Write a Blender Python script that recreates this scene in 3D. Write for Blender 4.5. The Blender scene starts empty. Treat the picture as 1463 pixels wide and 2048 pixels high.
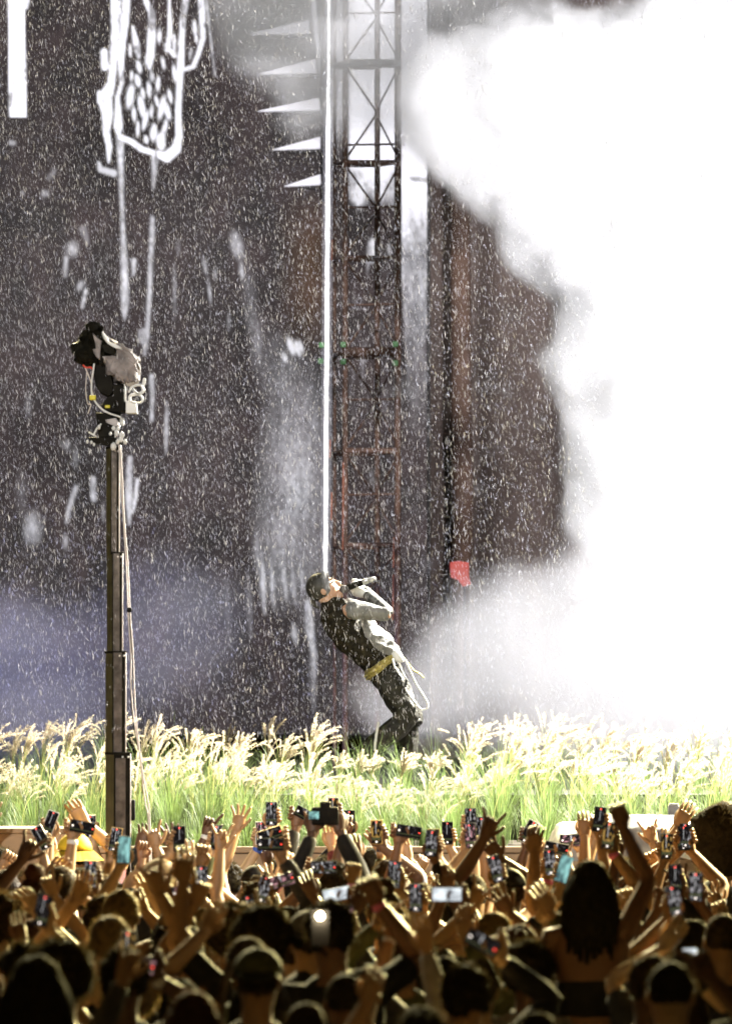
import bpy, bmesh, math, random
import numpy as np
from mathutils import Vector, Matrix, noise, Quaternion

random.seed(7); np.random.seed(7)
SC = bpy.context.scene
COL = SC.collection
F = 11200.0            # focal length in full-size pixels
HX, HY, CAMZ = 731.5, 1386.0, 2.8

def at(px, py, Y):     # photograph pixel + distance -> point in the place
    return Vector(((px - HX) * Y / F, Y, CAMZ - (py - HY) * Y / F))

# ------------------------------------------------------------------ camera
cd = bpy.data.cameras.new('camera'); cam = bpy.data.objects.new('camera', cd); COL.objects.link(cam)
cam.location = (0, 0, CAMZ); cam.rotation_euler = (math.pi / 2, 0, 0)
cd.sensor_width = 36; cd.lens = F / 2048 * 36; cd.shift_y = (HY - 1024) / 2048
cd.clip_start = 0.5; cd.clip_end = 500
cd.dof.use_dof = True; cd.dof.focus_distance = 39.0; cd.dof.aperture_fstop = 3.3
SC.camera = cam
# ------------------------------------------------------------------ world (night sky)
w = bpy.data.worlds.new('World'); SC.world = w; w.use_nodes = True
nt = w.node_tree; bg = nt.nodes['Background']
sky = nt.nodes.new('ShaderNodeTexSky'); sky.sky_type = 'NISHITA'; sky.sun_disc = False
sky.sun_elevation = math.radians(2); sky.sun_rotation = math.radians(200)
nt.links.new(sky.outputs[0], bg.inputs[0]); bg.inputs[1].default_value = 0.006
# ------------------------------------------------------------------ stage lamps (concert lighting) and added fill lamps
def spot(name, loc, aim, power, size_deg, blend, col=(1, 1, 1), rad=0.25):
    l = bpy.data.lights.new(name, 'SPOT'); l.energy = power; l.spot_size = math.radians(size_deg); l.spot_blend = blend
    l.color = col; l.shadow_soft_size = rad
    o = bpy.data.objects.new(name, l); COL.objects.link(o); o.location = loc
    o.rotation_euler = (Vector(aim) - Vector(loc)).to_track_quat('-Z', 'Y').to_euler()
    return o
spot('stage_spot_key', (7.5, 44.0, 9.5), (0.0, 36.8, 2.2), 105000, 38, 0.75, (1.0, 0.955, 0.83), 0.3)
spot('stage_spot_back', (-4.5, 56.0, 15.0), (0.2, 29.5, 1.8), 100000, 20, 0.7, (1.0, 0.86, 0.46), 0.3)
spot('low_rim_fill', (4.3, 43.2, 5.4), (-0.2, 27.5, 1.7), 80000, 26, 0.6, (1.0, 0.84, 0.36), 0.15)  # unseen lamp added to put golden rims on the crowd
spot('side_spot', (9.5, 37.5, 7.0), (-0.3, 32.2, 1.9), 46000, 24, 0.8, (1.0, 0.84, 0.46), 0.3)
spot('amber_crowd_fill', (1.0, -4.0, 13.0), (0, 30.5, 1.6), 1500, 24, 0.6, (1.0, 0.64, 0.18), 0.5)  # unseen fill lamp added to warm the crowd's dark side
spot('house_spot', (-5.0, 6.0, 9.0), (0.3, 39.2, 3.0), 24000, 13, 0.5, (1.0, 0.97, 0.88), 0.3)
spot('smoke_spot', (6.5, 37.5, 6.0), (3.0, 47.0, 5.5), 21500, 66, 0.22, (0.98, 0.96, 1.0), 0.4)
spot('blue_spot', (-7.5, 44.0, 5.0), (-2.6, 47.0, 3.0), 4600, 36, 0.95, (0.34, 0.37, 1.0), 0.3)
spot('rain_spot', (0.5, 28.0, 14.0), (-0.3, 47.0, 5.5), 20000, 40, 0.7, (1, 1, 1), 0.3)
# ------------------------------------------------------------------ render look
SC.view_settings.view_transform = 'Standard'; SC.view_settings.look = 'None'
SC.view_settings.exposure = 0; SC.view_settings.gamma = 1
SC.view_settings.use_curve_mapping = False
cy = SC.cycles
cy.use_denoising = True; cy.use_adaptive_sampling = True; cy.adaptive_threshold = 0.02
cy.max_bounces = 5; cy.diffuse_bounces = 2; cy.glossy_bounces = 2; cy.volume_bounces = 2; cy.transmission_bounces = 3
cy.transparent_max_bounces = 6; cy.volume_step_rate = 2.0; cy.volume_max_steps = 160
cy.sample_clamp_indirect = 4

# ------------------------------------------------------------------ helpers
def obj(name, me, mat=None, parent=None, smooth=True):
    if isinstance(me, bmesh.types.BMesh):
        b = me; me = bpy.data.meshes.new(name); b.to_mesh(me); b.free()
    o = bpy.data.objects.new(name, me); COL.objects.link(o)
    if mat is not None:
        for m in (mat if isinstance(mat, (list, tuple)) else [mat]): me.materials.append(m)
    if smooth: me.shade_smooth()
    if parent is not None: o.parent = parent
    return o
def child(o, parent):                 # parent keeping place (parents are never rotated after)
    o.parent = parent; o.matrix_parent_inverse = Matrix.Translation(-Vector(parent.location)); return o
def tag(o, label, cat, group=None, kind=None):
    o['label'] = label; o['category'] = cat
    if group: o['group'] = group
    if kind: o['kind'] = kind
    return o
def empty(name, loc, label, cat, group=None):
    o = bpy.data.objects.new(name, None); COL.objects.link(o); o.location = loc
    o.empty_display_size = 0.1
    return tag(o, label, cat, group)

def mat(name, col, rough=0.7, metal=0.0, noise_amt=0.25, scale=8.0, bump=0.0, emit=None, estr=0.0, trans=0.0, spec=0.4):
    m = bpy.data.materials.new(name); m.use_nodes = True; n = m.node_tree.nodes; l = m.node_tree.links
    p = n['Principled BSDF']; p.inputs['Roughness'].default_value = rough; p.inputs['Metallic'].default_value = metal
    p.inputs['Specular IOR Level'].default_value = spec
    tc = n.new('ShaderNodeTexCoord'); nz = n.new('ShaderNodeTexNoise'); nz.inputs['Scale'].default_value = scale; nz.inputs['Detail'].default_value = 5
    l.new(tc.outputs['Object'], nz.inputs['Vector'])
    rp = n.new('ShaderNodeValToRGB'); c = np.array(col)
    a = np.clip(c * (1 - noise_amt), 0, 1); b = np.clip(c * (1 + noise_amt), 0, 1)
    rp.color_ramp.elements[0].position = .3; rp.color_ramp.elements[1].position = .7
    rp.color_ramp.elements[0].color = (*a, 1); rp.color_ramp.elements[1].color = (*b, 1)
    l.new(nz.outputs['Fac'], rp.inputs['Fac']); l.new(rp.outputs['Color'], p.inputs['Base Color'])
    if bump:
        bp = n.new('ShaderNodeBump'); bp.inputs['Strength'].default_value = bump; bp.inputs['Distance'].default_value = 0.02
        l.new(nz.outputs['Fac'], bp.inputs['Height']); l.new(bp.outputs['Normal'], p.inputs['Normal'])
    if emit: p.inputs['Emission Color'].default_value = (*emit, 1); p.inputs['Emission Strength'].default_value = estr
    if trans:
        tr = n.new('ShaderNodeBsdfTranslucent'); l.new(rp.outputs['Color'], tr.inputs['Color'])
        mx = n.new('ShaderNodeMixShader'); mx.inputs[0].default_value = trans
        l.new(p.outputs[0], mx.inputs[1]); l.new(tr.outputs[0], mx.inputs[2]); l.new(mx.outputs[0], n['Material Output'].inputs['Surface'])
    return m
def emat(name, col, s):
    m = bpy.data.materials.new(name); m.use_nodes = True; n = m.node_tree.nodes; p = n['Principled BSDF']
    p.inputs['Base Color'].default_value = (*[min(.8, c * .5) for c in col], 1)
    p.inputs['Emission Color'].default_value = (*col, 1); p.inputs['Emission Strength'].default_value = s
    return m

def add_box(bm, c, s, rot=None, bev=0.0, mi=0):
    r = bmesh.ops.create_cube(bm, size=1); vs = r['verts']
    M = Matrix.Translation(Vector(c)) @ (rot.to_4x4() if rot is not None else Matrix.Identity(4)) @ Matrix.Diagonal((*s, 1))
    bmesh.ops.transform(bm, matrix=M, verts=vs)
    if bev:
        es = list({e for v in vs for e in v.link_edges}); fs = bmesh.ops.bevel(bm, geom=es, offset=bev, segments=2, affect='EDGES', profile=.5)['faces']
    for v in vs:
        if v.is_valid:
            for f in v.link_faces: f.material_index = mi
def box(name, c, s, m, parent=None, rot=None, bev=0.004):
    bm = bmesh.new(); add_box(bm, c, s, rot, bev); o = obj(name, bm, m, None, smooth=False)
    if parent is not None: child(o, parent)
    return o
def smooth_path(pts, k=4):
    P = [Vector(p) for p in pts]; out = []
    for i in range(len(P) - 1):
        p0 = P[max(i - 1, 0)]; p1 = P[i]; p2 = P[i + 1]; p3 = P[min(i + 2, len(P) - 1)]
        for j in range(k):
            t = j / k
            out.append(.5 * ((2 * p1) + (p2 - p0) * t + (2 * p0 - 5 * p1 + 4 * p2 - p3) * t * t + (-p0 + 3 * p1 - 3 * p2 + p3) * t ** 3))
    out.append(P[-1]); return out
def lerp_list(r, k):
    out = []
    for i in range(len(r) - 1):
        for j in range(k): out.append(r[i] + (r[i + 1] - r[i]) * (j / k))
    out.append(r[-1]); return out
def tube(bm, pts, rad, sides=8, flat=None, up=Vector((0, -1, 0)), k=3, mi=0):
    """Lofted closed tube along pts; rad radii; flat = list of (a,b) scale pairs along side/up axes."""
    P = smooth_path(pts, k) if k > 1 else [Vector(p) for p in pts]
    R = lerp_list(list(rad), k) if k > 1 else list(rad)
    if flat is None: FA = [(1, 1)] * len(P)
    else:
        fa = lerp_list([f[0] for f in flat], k) if k > 1 else [f[0] for f in flat]
        fb = lerp_list([f[1] for f in flat], k) if k > 1 else [f[1] for f in flat]; FA = list(zip(fa, fb))
    n = len(P); rings = []
    T = [(P[min(i + 1, n - 1)] - P[max(i - 1, 0)]).normalized() for i in range(n)]
    u = up - T[0] * up.dot(T[0])
    if u.length < 1e-4: u = T[0].orthogonal()
    u.normalize()
    def ring(c, t, u, ra, rb):
        s = t.cross(u).normalized()
        return [bm.verts.new(c + s * (math.cos(a) * ra) + u * (math.sin(a) * rb)) for a in [2 * math.pi * i / sides for i in range(sides)]]
    first = True
    for i in range(n):
        u = u - T[i] * u.dot(T[i]); u.normalize()
        ra, rb = R[i] * FA[i][0], R[i] * FA[i][1]
        if i == 0: rings.append(ring(P[0] - T[0] * min(ra, rb) * .45, T[0], u, ra * .6, rb * .6))
        rings.append(ring(P[i], T[i], u, ra, rb))
        if i == n - 1: rings.append(ring(P[i] + T[i] * min(ra, rb) * .45, T[i], u, ra * .6, rb * .6))
    for a, b in zip(rings, rings[1:]):
        for i in range(sides):
            f = bm.faces.new((a[i], a[(i + 1) % sides], b[(i + 1) % sides], b[i])); f.material_index = mi
    bm.faces.new(list(reversed(rings[0]))).material_index = mi; bm.faces.new(rings[-1]).material_index = mi
def ball(bm, c, r, sub=2, mi=0, rough=0.0, freq=3.0, rot=None):
    res = bmesh.ops.create_icosphere(bm, subdivisions=sub, radius=1.0); c = Vector(c); r = Vector(r) if not isinstance(r, (int, float)) else Vector((r, r, r))
    for v in res['verts']:
        d = v.co.copy(); q = 1 + rough * noise.noise(d * freq + c * 3.1)
        p = Vector((d.x * r.x, d.y * r.y, d.z * r.z)) * q
        if rot is not None: p = rot @ p
        v.co = c + p
    fs = {f for v in res['verts'] for f in v.link_faces}
    for f in fs: f.material_index = mi
    return res['verts']
def tubeobj(name, pts, r, m, parent=None, sides=8, k=4):
    bm = bmesh.new(); tube(bm, pts, r if isinstance(r, (list, tuple)) else [r] * len(pts), sides, k=k); o = obj(name, bm, m)
    if parent is not None: child(o, parent)
    return o
def prism(name, poly, Y, th, m, parent=None, pil=0.12, wr=0.0):
    """Pixel outline at distance Y as a solid th metres deep, its faces slightly pulled in like a stuffed cover."""
    P = [at(x, y, Y) for x, y in poly]; n = len(P); c = sum(P, Vector()) / n
    bm = bmesh.new(); rings = []
    for dy, s in ((-th / 2, 1 - pil * 1.8), (-th * .42, 1 - pil * .5), (-th * .2, 1), (th * .2, 1), (th * .42, 1 - pil * .5), (th / 2, 1 - pil * 1.8)):
        rings.append([bm.verts.new(Vector((c.x + (p.x - c.x) * s, Y + dy, c.z + (p.z - c.z) * s))) for p in P])
    for a, b in zip(rings, rings[1:]):
        for i in range(n): bm.faces.new((a[i], a[(i + 1) % n], b[(i + 1) % n], b[i]))
    bm.faces.new(rings[0]); bm.faces.new(list(reversed(rings[-1])))
    bmesh.ops.recalc_face_normals(bm, faces=bm.faces)
    if wr:
        bmesh.ops.triangulate(bm, faces=[f for f in bm.faces if len(f.verts) > 4])
        bmesh.ops.subdivide_edges(bm, edges=bm.edges[:], cuts=2, use_grid_fill=True)
        for v in bm.verts: v.co += Vector((noise.noise(v.co * 31), noise.noise(v.co * 27 + Vector((2, 7, 5))), noise.noise(v.co * 29 + Vector((9, 1, 3))))) * wr * .55 + Vector((noise.noise(v.co * 9), noise.noise(v.co * 9 + Vector((5, 5, 5))), noise.noise(v.co * 9 + Vector((9, 1, 3))))) * wr
    o = obj(name, bm, m, smooth=False)
    if parent is not None: child(o, parent)
    return o

# ------------------------------------------------------------------ materials
M_black = mat('black_metal', (.011, .010, .008), .7, 0, .5, 14, spec=.08)
M_olive = mat('olive_metal', (.10, .085, .035), .5, .2, .4, 10)
M_greym = mat('scuffed_grey_metal', (.12, .11, .11), .45, .4, .5, 18)
M_white = mat('white_plastic', (.8, .8, .8), .5, 0, .05)
M_cable = mat('pale_cable', (.75, .68, .64), .5, 0, .1)
M_grycl = mat('grey_rain_cover', (.27, .24, .24), .6, 0, .5, 13, 1.0, spec=.2)
M_blkcl = mat('black_rain_cover', (.009, .008, .005), .6, 0, .8, 16, 1.0, spec=.1)
M_yellow = mat('yellow_tape', (.75, .65, .03), .5, 0, .1)
M_redpl = mat('red_plastic', (.7, .07, .04), .5, 0, .1)
M_rust = mat('rusty_truss_paint', (.12, .068, .05), .65, .2, .5, 7)
M_wood = mat('beige_planter_board', (.34, .23, .14), .7, 0, .3, 3, .2)
M_deck = mat('stage_deck', (.035, .03, .028), .8, 0, .4, 2)
M_ground = mat('trodden_ground', (.04, .032, .02), .9, 0, .4, 1.5, .4)
M_soil = mat('planter_soil', (.05, .035, .02), .9, 0, .4, 6, .6)
M_curt = mat('brown_stage_curtain', (.26, .20, .175), .85, 0, .35, .9)
M_tarp = mat('grey_tarpaulin', (.20, .20, .215), .6, 0, .35, 5, .9)
M_grass = mat('green_grass_blade', (.15, .215, .07), .6, 0, .6, 4, trans=.4)
M_plume = mat('cream_grass_plume', (.80, .70, .52), .8, 0, .2, 5, trans=.4)
M_rain = mat('rain_water', (.85, .85, .92), .3, 0, .05, trans=.5)

# ------------------------------------------------------------------ ground, stage
o = box('ground', (0, 50, -0.5), (160, 220, 1), M_ground, bev=0); o['kind'] = 'structure'
o = box('stage_deck', (0, 52.2, 1.0), (26, 27.2, 2.2), M_deck, bev=0); o['kind'] = 'structure'
pl = empty('planter', (0, 36.2, 0), 'long raised planter with beige boarded front along the stage edge', 'planter')
child(box('soil_bed', (0, 37.36, 1.69), (12, 2.4, .2), M_soil, bev=0), pl)
for i in range(9):
    x = -5.4 + i * 1.2 + .6
    child(box('front_board', (x, 36.1 + random.uniform(-.004, .004), 1.62), (1.19, .05, .29), M_wood, bev=.008), pl)
    child(box('lower_board', (x, 36.11, .97), (1.19, .05, .98), M_wood, bev=.008), pl)
    child(box('floor_board', (x, 36.11, .25), (1.19, .05, .46), M_wood, bev=.008), pl)
child(box('capping', (0, 36.12, 1.79), (12, .12, .04), M_wood, bev=.008), pl)

# ------------------------------------------------------------------ LED screen with the picture it shows
YS = 58.0
gx = np.arange(-260, 854, 3.0); gy = np.arange(-160, 1470, 3.0)
GX, GY = np.meshgrid(gx, gy)
lum = np.zeros(GX.shape)
def stroke(pts, b=1.0, soft=2.5, z=0.506, ox=0, oy=0):
    global lum
    pts = [(ox + p[0] * z, oy + p[1] * z, p[2] * z) for p in pts]
    acc = np.zeros(GX.shape)
    for (x0, y0, r0), (x1, y1, r1) in zip(pts, pts[1:]):
        dx, dy = x1 - x0, y1 - y0; L = dx * dx + dy * dy + 1e-6
        t = np.clip(((GX - x0) * dx + (GY - y0) * dy) / L, 0, 1)
        d = np.hypot(GX - x0 - t * dx, GY - y0 - t * dy); r = r0 + (r1 - r0) * t
        acc = np.maximum(acc, np.clip((r - d) / soft + .5, 0, 1))
    lum = np.maximum(lum, acc * b)
def ell(cx, cy, rx, ry, b=1.0, soft=.35, tilt=0, z=0.506, ox=0, oy=0):
    global lum
    cx, cy, rx, ry = ox + cx * z, oy + cy * z, rx * z, ry * z
    X, Y = GX - cx, GY - cy; c, s = math.cos(tilt), math.sin(tilt)
    d = np.hypot((X * c + Y * s) / rx, (-X * s + Y * c) / ry)
    lum = np.maximum(lum, np.clip((1 - d) / soft + .3, 0, 1) * b)
def vn(sx, sy, seed):              # smooth value noise
    r = np.random.RandomState(seed); a = r.rand(400, 400)
    u = (GX + 400) / sx; v = (GY + 400) / sy; i = u.astype(int) % 399; j = v.astype(int) % 399; fu = u - u.astype(int); fv = v - v.astype(int)
    fu = fu * fu * (3 - 2 * fu); fv = fv * fv * (3 - 2 * fv)
    return (a[j, i] * (1 - fu) + a[j, i + 1] * fu) * (1 - fv) + (a[j + 1, i] * (1 - fu) + a[j + 1, i + 1] * fu) * fv
bar = np.clip((GX - 15 - GY * .013) / 2, 0, 1) * np.clip((51 + GY * .016 - GX) / 2, 0, 1) * np.clip((236 - GY) / 3, 0, 1)
lum = np.maximum(lum, bar * 1.15)
stroke([(105, -300, 14), (108, 0, 10), (106, 30, 6)], .9)
stroke([(455, -300, 20), (460, 40, 22), (465, 120, 24), (455, 190, 22), (450, 240, 14), (440, 330, 16), (415, 390, 30), (425, 450, 22), (420, 520, 14), (432, 580, 12), (430, 640, 5)])
stroke([(412, 205, 14), (415, 265, 15)]); stroke([(395, 370, 12), (400, 400, 16)])
stroke([(505, -300, 12), (500, 0, 14), (495, 80, 16), (485, 160, 14), (478, 260, 12), (482, 330, 8), (465, 380, 8), (468, 500, 18), (468, 525, 10)])
stroke([(525, 105, 5), (540, 180, 14), (548, 225, 6)]); stroke([(560, -300, 12), (575, 0, 10), (600, 50, 14), (600, 130, 16), (595, 220, 16), (590, 268, 8)])
stroke([(670, -200, 6), (670, 20, 5), (672, 120, 10), (665, 190, 8), (690, 222, 8), (688, 140, 5)])
stroke([(740, -300, 14), (735, 0, 12), (722, 80, 10), (718, 160, 12), (715, 250, 14), (708, 350, 12), (705, 450, 12), (708, 540, 14), (695, 590, 20), (660, 620, 22), (610, 605, 11), (560, 590, 12), (520, 560, 12), (475, 542, 12)])
stroke([(790, -300, 12), (795, 0, 12), (800, 60, 12), (802, 150, 10), (785, 210, 9), (765, 262, 9), (730, 275, 7)])
stroke([(815, 0, 5), (828, 110, 4), (850, 300, 3)], .6)
for e in [(515, 200, 8, 28), (550, 265, 11, 28), (545, 320, 13, 30), (590, 350, 10, 42), (515, 380, 17, 54), (560, 420, 15, 54), (600, 300, 9, 28), (625, 330, 9, 36), (640, 425, 14, 54), (608, 525, 15, 38), (635, 560, 22, 42), (575, 475, 11, 44), (662, 440, 13, 42), (650, 510, 10, 46), (690, 290, 9, 40), (645, 250, 8, 28), (655, 190, 8, 22), (770, 110, 9, 34), (755, 210, 7, 28), (775, 150, 7, 22), (630, 140, 9, 38), (582, 235, 10, 32), (530, 450, 9, 34), (545, 510, 9, 34), (672, 380, 9, 32), (620, 400, 8, 28), (578, 552, 10, 18), (520, 300, 7, 24), (690, 170, 7, 40), (565, 370, 8, 26), (600, 440, 7, 30)]:
    ell(*e[:4], .95, .5, random.uniform(-.25, .25))
stroke([(475, 545, 14), (478, 640, 12), (480, 740, 9), (485, 850, 6), (488, 950, 9), (492, 1050, 13), (494, 1150, 16), (494, 1225, 13), (492, 1262, 3)], .62, 6)
stroke([(612, 615, 14), (610, 680, 10), (605, 745, 4)], .6, 5); stroke([(602, 860, 8), (600, 960, 10), (595, 1060, 9), (592, 1160, 9), (585, 1260, 8), (580, 1330, 10), (572, 1400, 6)], .5, 5)
stroke([(530, 1030, 10), (528, 1085, 5)], .6, 5); stroke([(390, 645, 6), (400, 670, 12), (450, 685, 14)], .7, 4); ell(50, 565, 16, 12, .5, .8); ell(180, 765, 18, 16, .45, .8)
ell(285, 985, 28, 36, .5, 1.0, .4); stroke([(262, 1020, 8), (258, 1090, 7)], .6, 6); stroke([(330, 905, 14), (345, 960, 6)], .3, 8); ell(318, 1130, 14, 26, .5, .9, .5); stroke([(340, 1150, 7), (325, 1215, 5)], .6, 5); ell(690, 1150, 9, 110, .28, 1.2); ell(705, 980, 10, 40, .2, 1.2); ell(90, 765, 8, 14, .4, .9); ell(850, 1080, 8, 30, .3, 1.); ell(905, 1270, 8, 40, .3, 1.); ell(205, 690, 12, 30, .3, 1., .6)
ell(935, 970, 26, 60, .5, .9, -.25); ell(955, 1070, 12, 50, .38, .9, -.1); ell(810, 1050, 10, 40, .35, .9, -.2); ell(828, 1150, 7, 60, .35, .9, -.1); ell(990, 1200, 30, 200, .14, 1.3, -.12); ell(1020, 1350, 30, 120, .15, 1.3)
# lower strokes (second reading of the photograph)
def L(p, b=.6, s=5): stroke(p, b, s, .506, 0, 560)
def E(*a, **k): ell(*a, oy=560, **k)
L([(600, 380, 9), (602, 460, 8), (600, 555, 6)], .5); L([(568, 200, 10), (560, 250, 5)], .5); L([(555, 200, 5), (550, 240, 4)], .6)
L([(660, 480, 3), (658, 600, 8), (656, 690, 2)], .5); L([(515, 705, 10), (510, 800, 12), (510, 880, 14), (512, 965, 4)], .55); L([(543, 790, 7), (537, 860, 7), (524, 920, 3)], .75, 4)
L([(368, 785, 10), (372, 865, 12)], .5, 6); L([(300, 820, 9), (275, 900, 9), (262, 960, 4)], .42, 6); E(130, 980, 38, 70, .4, 1.); E(258, 1035, 14, 36, .3, 1.); E(112, 500, 14, 50, .16, 1.2); E(260, 650, 20, 24, .25, 1.2); E(300, 700, 14, 50, .18, 1.2); E(85, 840, 22, 90, .15, 1.3); E(408, 920, 8, 40, .3, 1.); E(478, 850, 8, 60, .25, 1.)
E(1150, 262, 14, 40, .62, .8, -.3); E(1175, 270, 12, 34, .62, .8, -.3); E(1190, 265, 8, 30, .5, .8, -.3); E(1125, 305, 12, 26, .45, .8, -.3)
E(1130, 420, 90, 200, .15, 1.4, -.3); E(1170, 760, 130, 380, .26, 1.3); E(1120, 1000, 110, 260, .22, 1.3); E(1210, 900, 80, 400, .2, 1.4)
for x, y0, y1, b in ((1040, 1080, 1320, .3), (1075, 1100, 1300, .32), (1125, 1120, 1270, .35), (1020, 1000, 1180, .25), (1160, 1130, 1280, .3), (1190, 1090, 1250, .25), (985, 1150, 1420, .14), (900, 1180, 1450, .1), (1165, 1360, 1440, .3), (1235, 1460, 1700, .15)):
    L([(x - 6, y0, 4), (x, (y0 + y1) / 2, 13), (x + 6, y1, 3)], b, 9)
lum = np.where((GX > 500) & (GX < 650) & (GY > 640), np.minimum(lum * 1.5, .75), lum)
L([(1215, 1270, 10), (1225, 1380, 17), (1240, 1480, 10), (1242, 1620, 3)], .45, 7)
# bright panel behind the truss
f1 = np.clip((GX - 640) / 6, 0, 1); f2 = np.clip((GX - 694) / 8, 0, 1); f3 = np.clip((GX - 800) / 3, 0, 1)
low = vn(26, 60, 3); low2 = vn(9, 50, 5); low3 = vn(18, 34, 8)
fade_mid = np.clip((425 + 60 * (low - .5) - GY) / 40, 0, 1)
tone = 1.1 + (.42 + .5 * low3 - 1.1) * np.clip((GY - 300) / 70, 0, 1)
lum = np.maximum(lum, f2 * (1 - f3) * fade_mid * tone)
lum = np.maximum(lum, f2 * (1 - f3) * np.clip((860 - GY) / 500, 0, 1) * np.clip((low2 + low - 1.15) * 3.0, 0, 1) * .8)
tone3 = 1.1 - (.25 + .5 * np.clip((low3 - .45) * 3, 0, 1)) * np.clip((GY - 180) / 60, 0, 1) * np.clip((350 - GY) / 60, 0, 1) - np.clip((GY - 400) / 110, 0, 1) * (.45 + .25 * (1 - low3)); tone3 *= np.clip((900 - GY) / 430, 0, 1)
streak = 1 - np.clip((GY - 380) / 90, 0, 1) * (.5 - .65 * low2)
wedge = np.clip((GX - 800 - np.clip((GY - 560) * .055, 0, 30)) / 5, 0, 1)
lum = np.maximum(lum, wedge * tone3 * streak)
lum *= 1 - .75 * np.clip(1 - np.abs(GY - 357 - (GX - 825) * .12) / 9, 0, 1) * np.clip((GX - 815) / 8, 0, 1)
lum = np.maximum(lum, np.clip((GX - 640) / 4, 0, 1) * np.clip((700 - GX) / 4, 0, 1) * np.clip((320 - GY) / 90, 0, 1) * .62 * (.5 + .5 * low2))
stroke([(1232, -300, 9), (1238, 0, 9), (1250, 150, 7), (1272, 330, 5), (1280, 440, 2)], 1.0, 2)
stroke([(1268, -200, 5), (1275, 60, 3), (1285, 130, 2)], .9, 2)
streaky = .75 + .5 * vn(5, 40, 11)
grit = .6 + .8 * vn(4, 8, 31) ; lum = np.clip(lum * np.where(lum < .7, streaky * grit, 1), 0, 1.3)
base = np.zeros(GX.shape + (3,)); b1 = vn(160, 220, 21); b2 = vn(40, 70, 22); b3 = vn(6, 9, 23)
v = (.020 + .022 * b1 + .012 * b2) * (.8 + .4 * b3)
v *= 1.4; base[..., 0] = v * (.98 + .16 * b2); base[..., 1] = v * .88; base[..., 2] = v * .90  # raised dark level imitates the rain haze in front of the screen
br = np.clip(1 - np.abs(GX - 620) / 70, 0, 1) * np.clip((GY - 380) / 100, 0, 1) * np.clip((720 - GY) / 120, 0, 1)
base[..., 0] += br * .045; base[..., 1] += br * .018
tint = np.array([.86, .86, .93])
lum *= np.where((GY < 330) & (GX < 440), .35 + .65 * np.clip((low2 + .3 * b3 - .22) * 5, 0, 1), 1)
colr = base + (lum ** 1.2)[..., None] * tint * 1.25
nx, ny = len(gx), len(gy)
co = np.stack([(GX - HX) * YS / F, np.full(GX.shape, YS), CAMZ - (GY - HY) * YS / F], -1).reshape(-1, 3)
idx = np.arange(nx * ny).reshape(ny, nx)
q = np.stack([idx[:-1, :-1], idx[1:, :-1], idx[1:, 1:], idx[:-1, 1:]], -1).reshape(-1, 4)
me = bpy.data.meshes.new('display_surface'); me.vertices.add(len(co)); me.vertices.foreach_set('co', co.ravel())
me.loops.add(q.size); me.loops.foreach_set('vertex_index', q.ravel().astype(np.int32)); me.polygons.add(len(q))
me.polygons.foreach_set('loop_start', np.arange(0, q.size, 4, dtype=np.int32)); me.update(calc_edges=True)
ca = me.color_attributes.new('picture', 'FLOAT_COLOR', 'POINT'); ca.data.foreach_set('color', np.concatenate([colr.reshape(-1, 3), np.ones((len(co), 1))], 1).ravel().astype(np.float32))
m = bpy.data.materials.new('led_picture'); m.use_nodes = True; n = m.node_tree.nodes; l = m.node_tree.links
n.remove(n['Principled BSDF']); e = n.new('ShaderNodeEmission'); a = n.new('ShaderNodeVertexColor'); a.layer_name = 'picture'
l.new(a.outputs[0], e.inputs[0]); l.new(e.outputs[0], n['Material Output'].inputs[0]); e.inputs[1].default_value = 1.1
m.cycles.emission_sampling = 'NONE'
scr = empty('led_screen', (0, YS, 2), 'tall dark LED wall showing white dripping hand artwork behind the singer', 'screen')
child(obj('display', me, m, smooth=False), scr)
x0, x1 = (gx[0] - HX) * YS / F, (gx[-1] - HX) * YS / F; z0, z1 = CAMZ - (gy[-1] - HY) * YS / F, CAMZ - (gy[0] - HY) * YS / F
child(box('screen_housing', ((x0 + x1) / 2, YS + .12, (z0 + z1) / 2), (x1 - x0 + .01, .2, z1 - z0 + .1), M_black), scr)
M_edge = mat('dark_screen_edge', (.03, .026, .025), .6)
child(box('side_rim', (x1 + .02, YS + .05, (z0 + z1) / 2), (.03, .16, z1 - z0), M_edge), scr)

# ------------------------------------------------------------------ curtain behind the smoke
bm = bmesh.new(); N = 240; prev = None
for i in range(N + 1):
    x = .4 + i * 8.6 / N; y = 60.2 + .05 * math.sin(x * 7.5) + .02 * math.sin(x * 16.3 + 1) + .12 * noise.noise(Vector((x * 3, 0, 0)))
    a = bm.verts.new((x, y, 1.9)); b = bm.verts.new((x + .02, y, 11)); 
    if prev: bm.faces.new((prev[0], a, b, prev[1]))
    prev = (a, b)
bmesh.ops.solidify(bm, geom=bm.faces[:], thickness=.02)
cur = tag(obj('curtain', bm, M_curt), 'dark brown pleated curtain hanging at the back beside the LED wall', 'curtain')

dr = obj('brown_drape', bmesh.new(), mat('rust_brown_drape', (.09, .055, .04), .85, 0, .7, 1.5))  # narrow drape with its own rust brown colour
bm = bmesh.new(); tube(bm, [at(922, -150, 59.9), at(918, 560, 59.9), at(924, 900, 59.9), at(920, 1250, 59.9), at(922, 1480, 59.9)], [.10, .11, .12, .10, .09], 12, k=4)
for v in bm.verts: v.co.x += .03 * noise.noise(v.co * 1.5)
bm.to_mesh(dr.data); bm.free(); dr.data.shade_smooth(); child(dr, cur)

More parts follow.
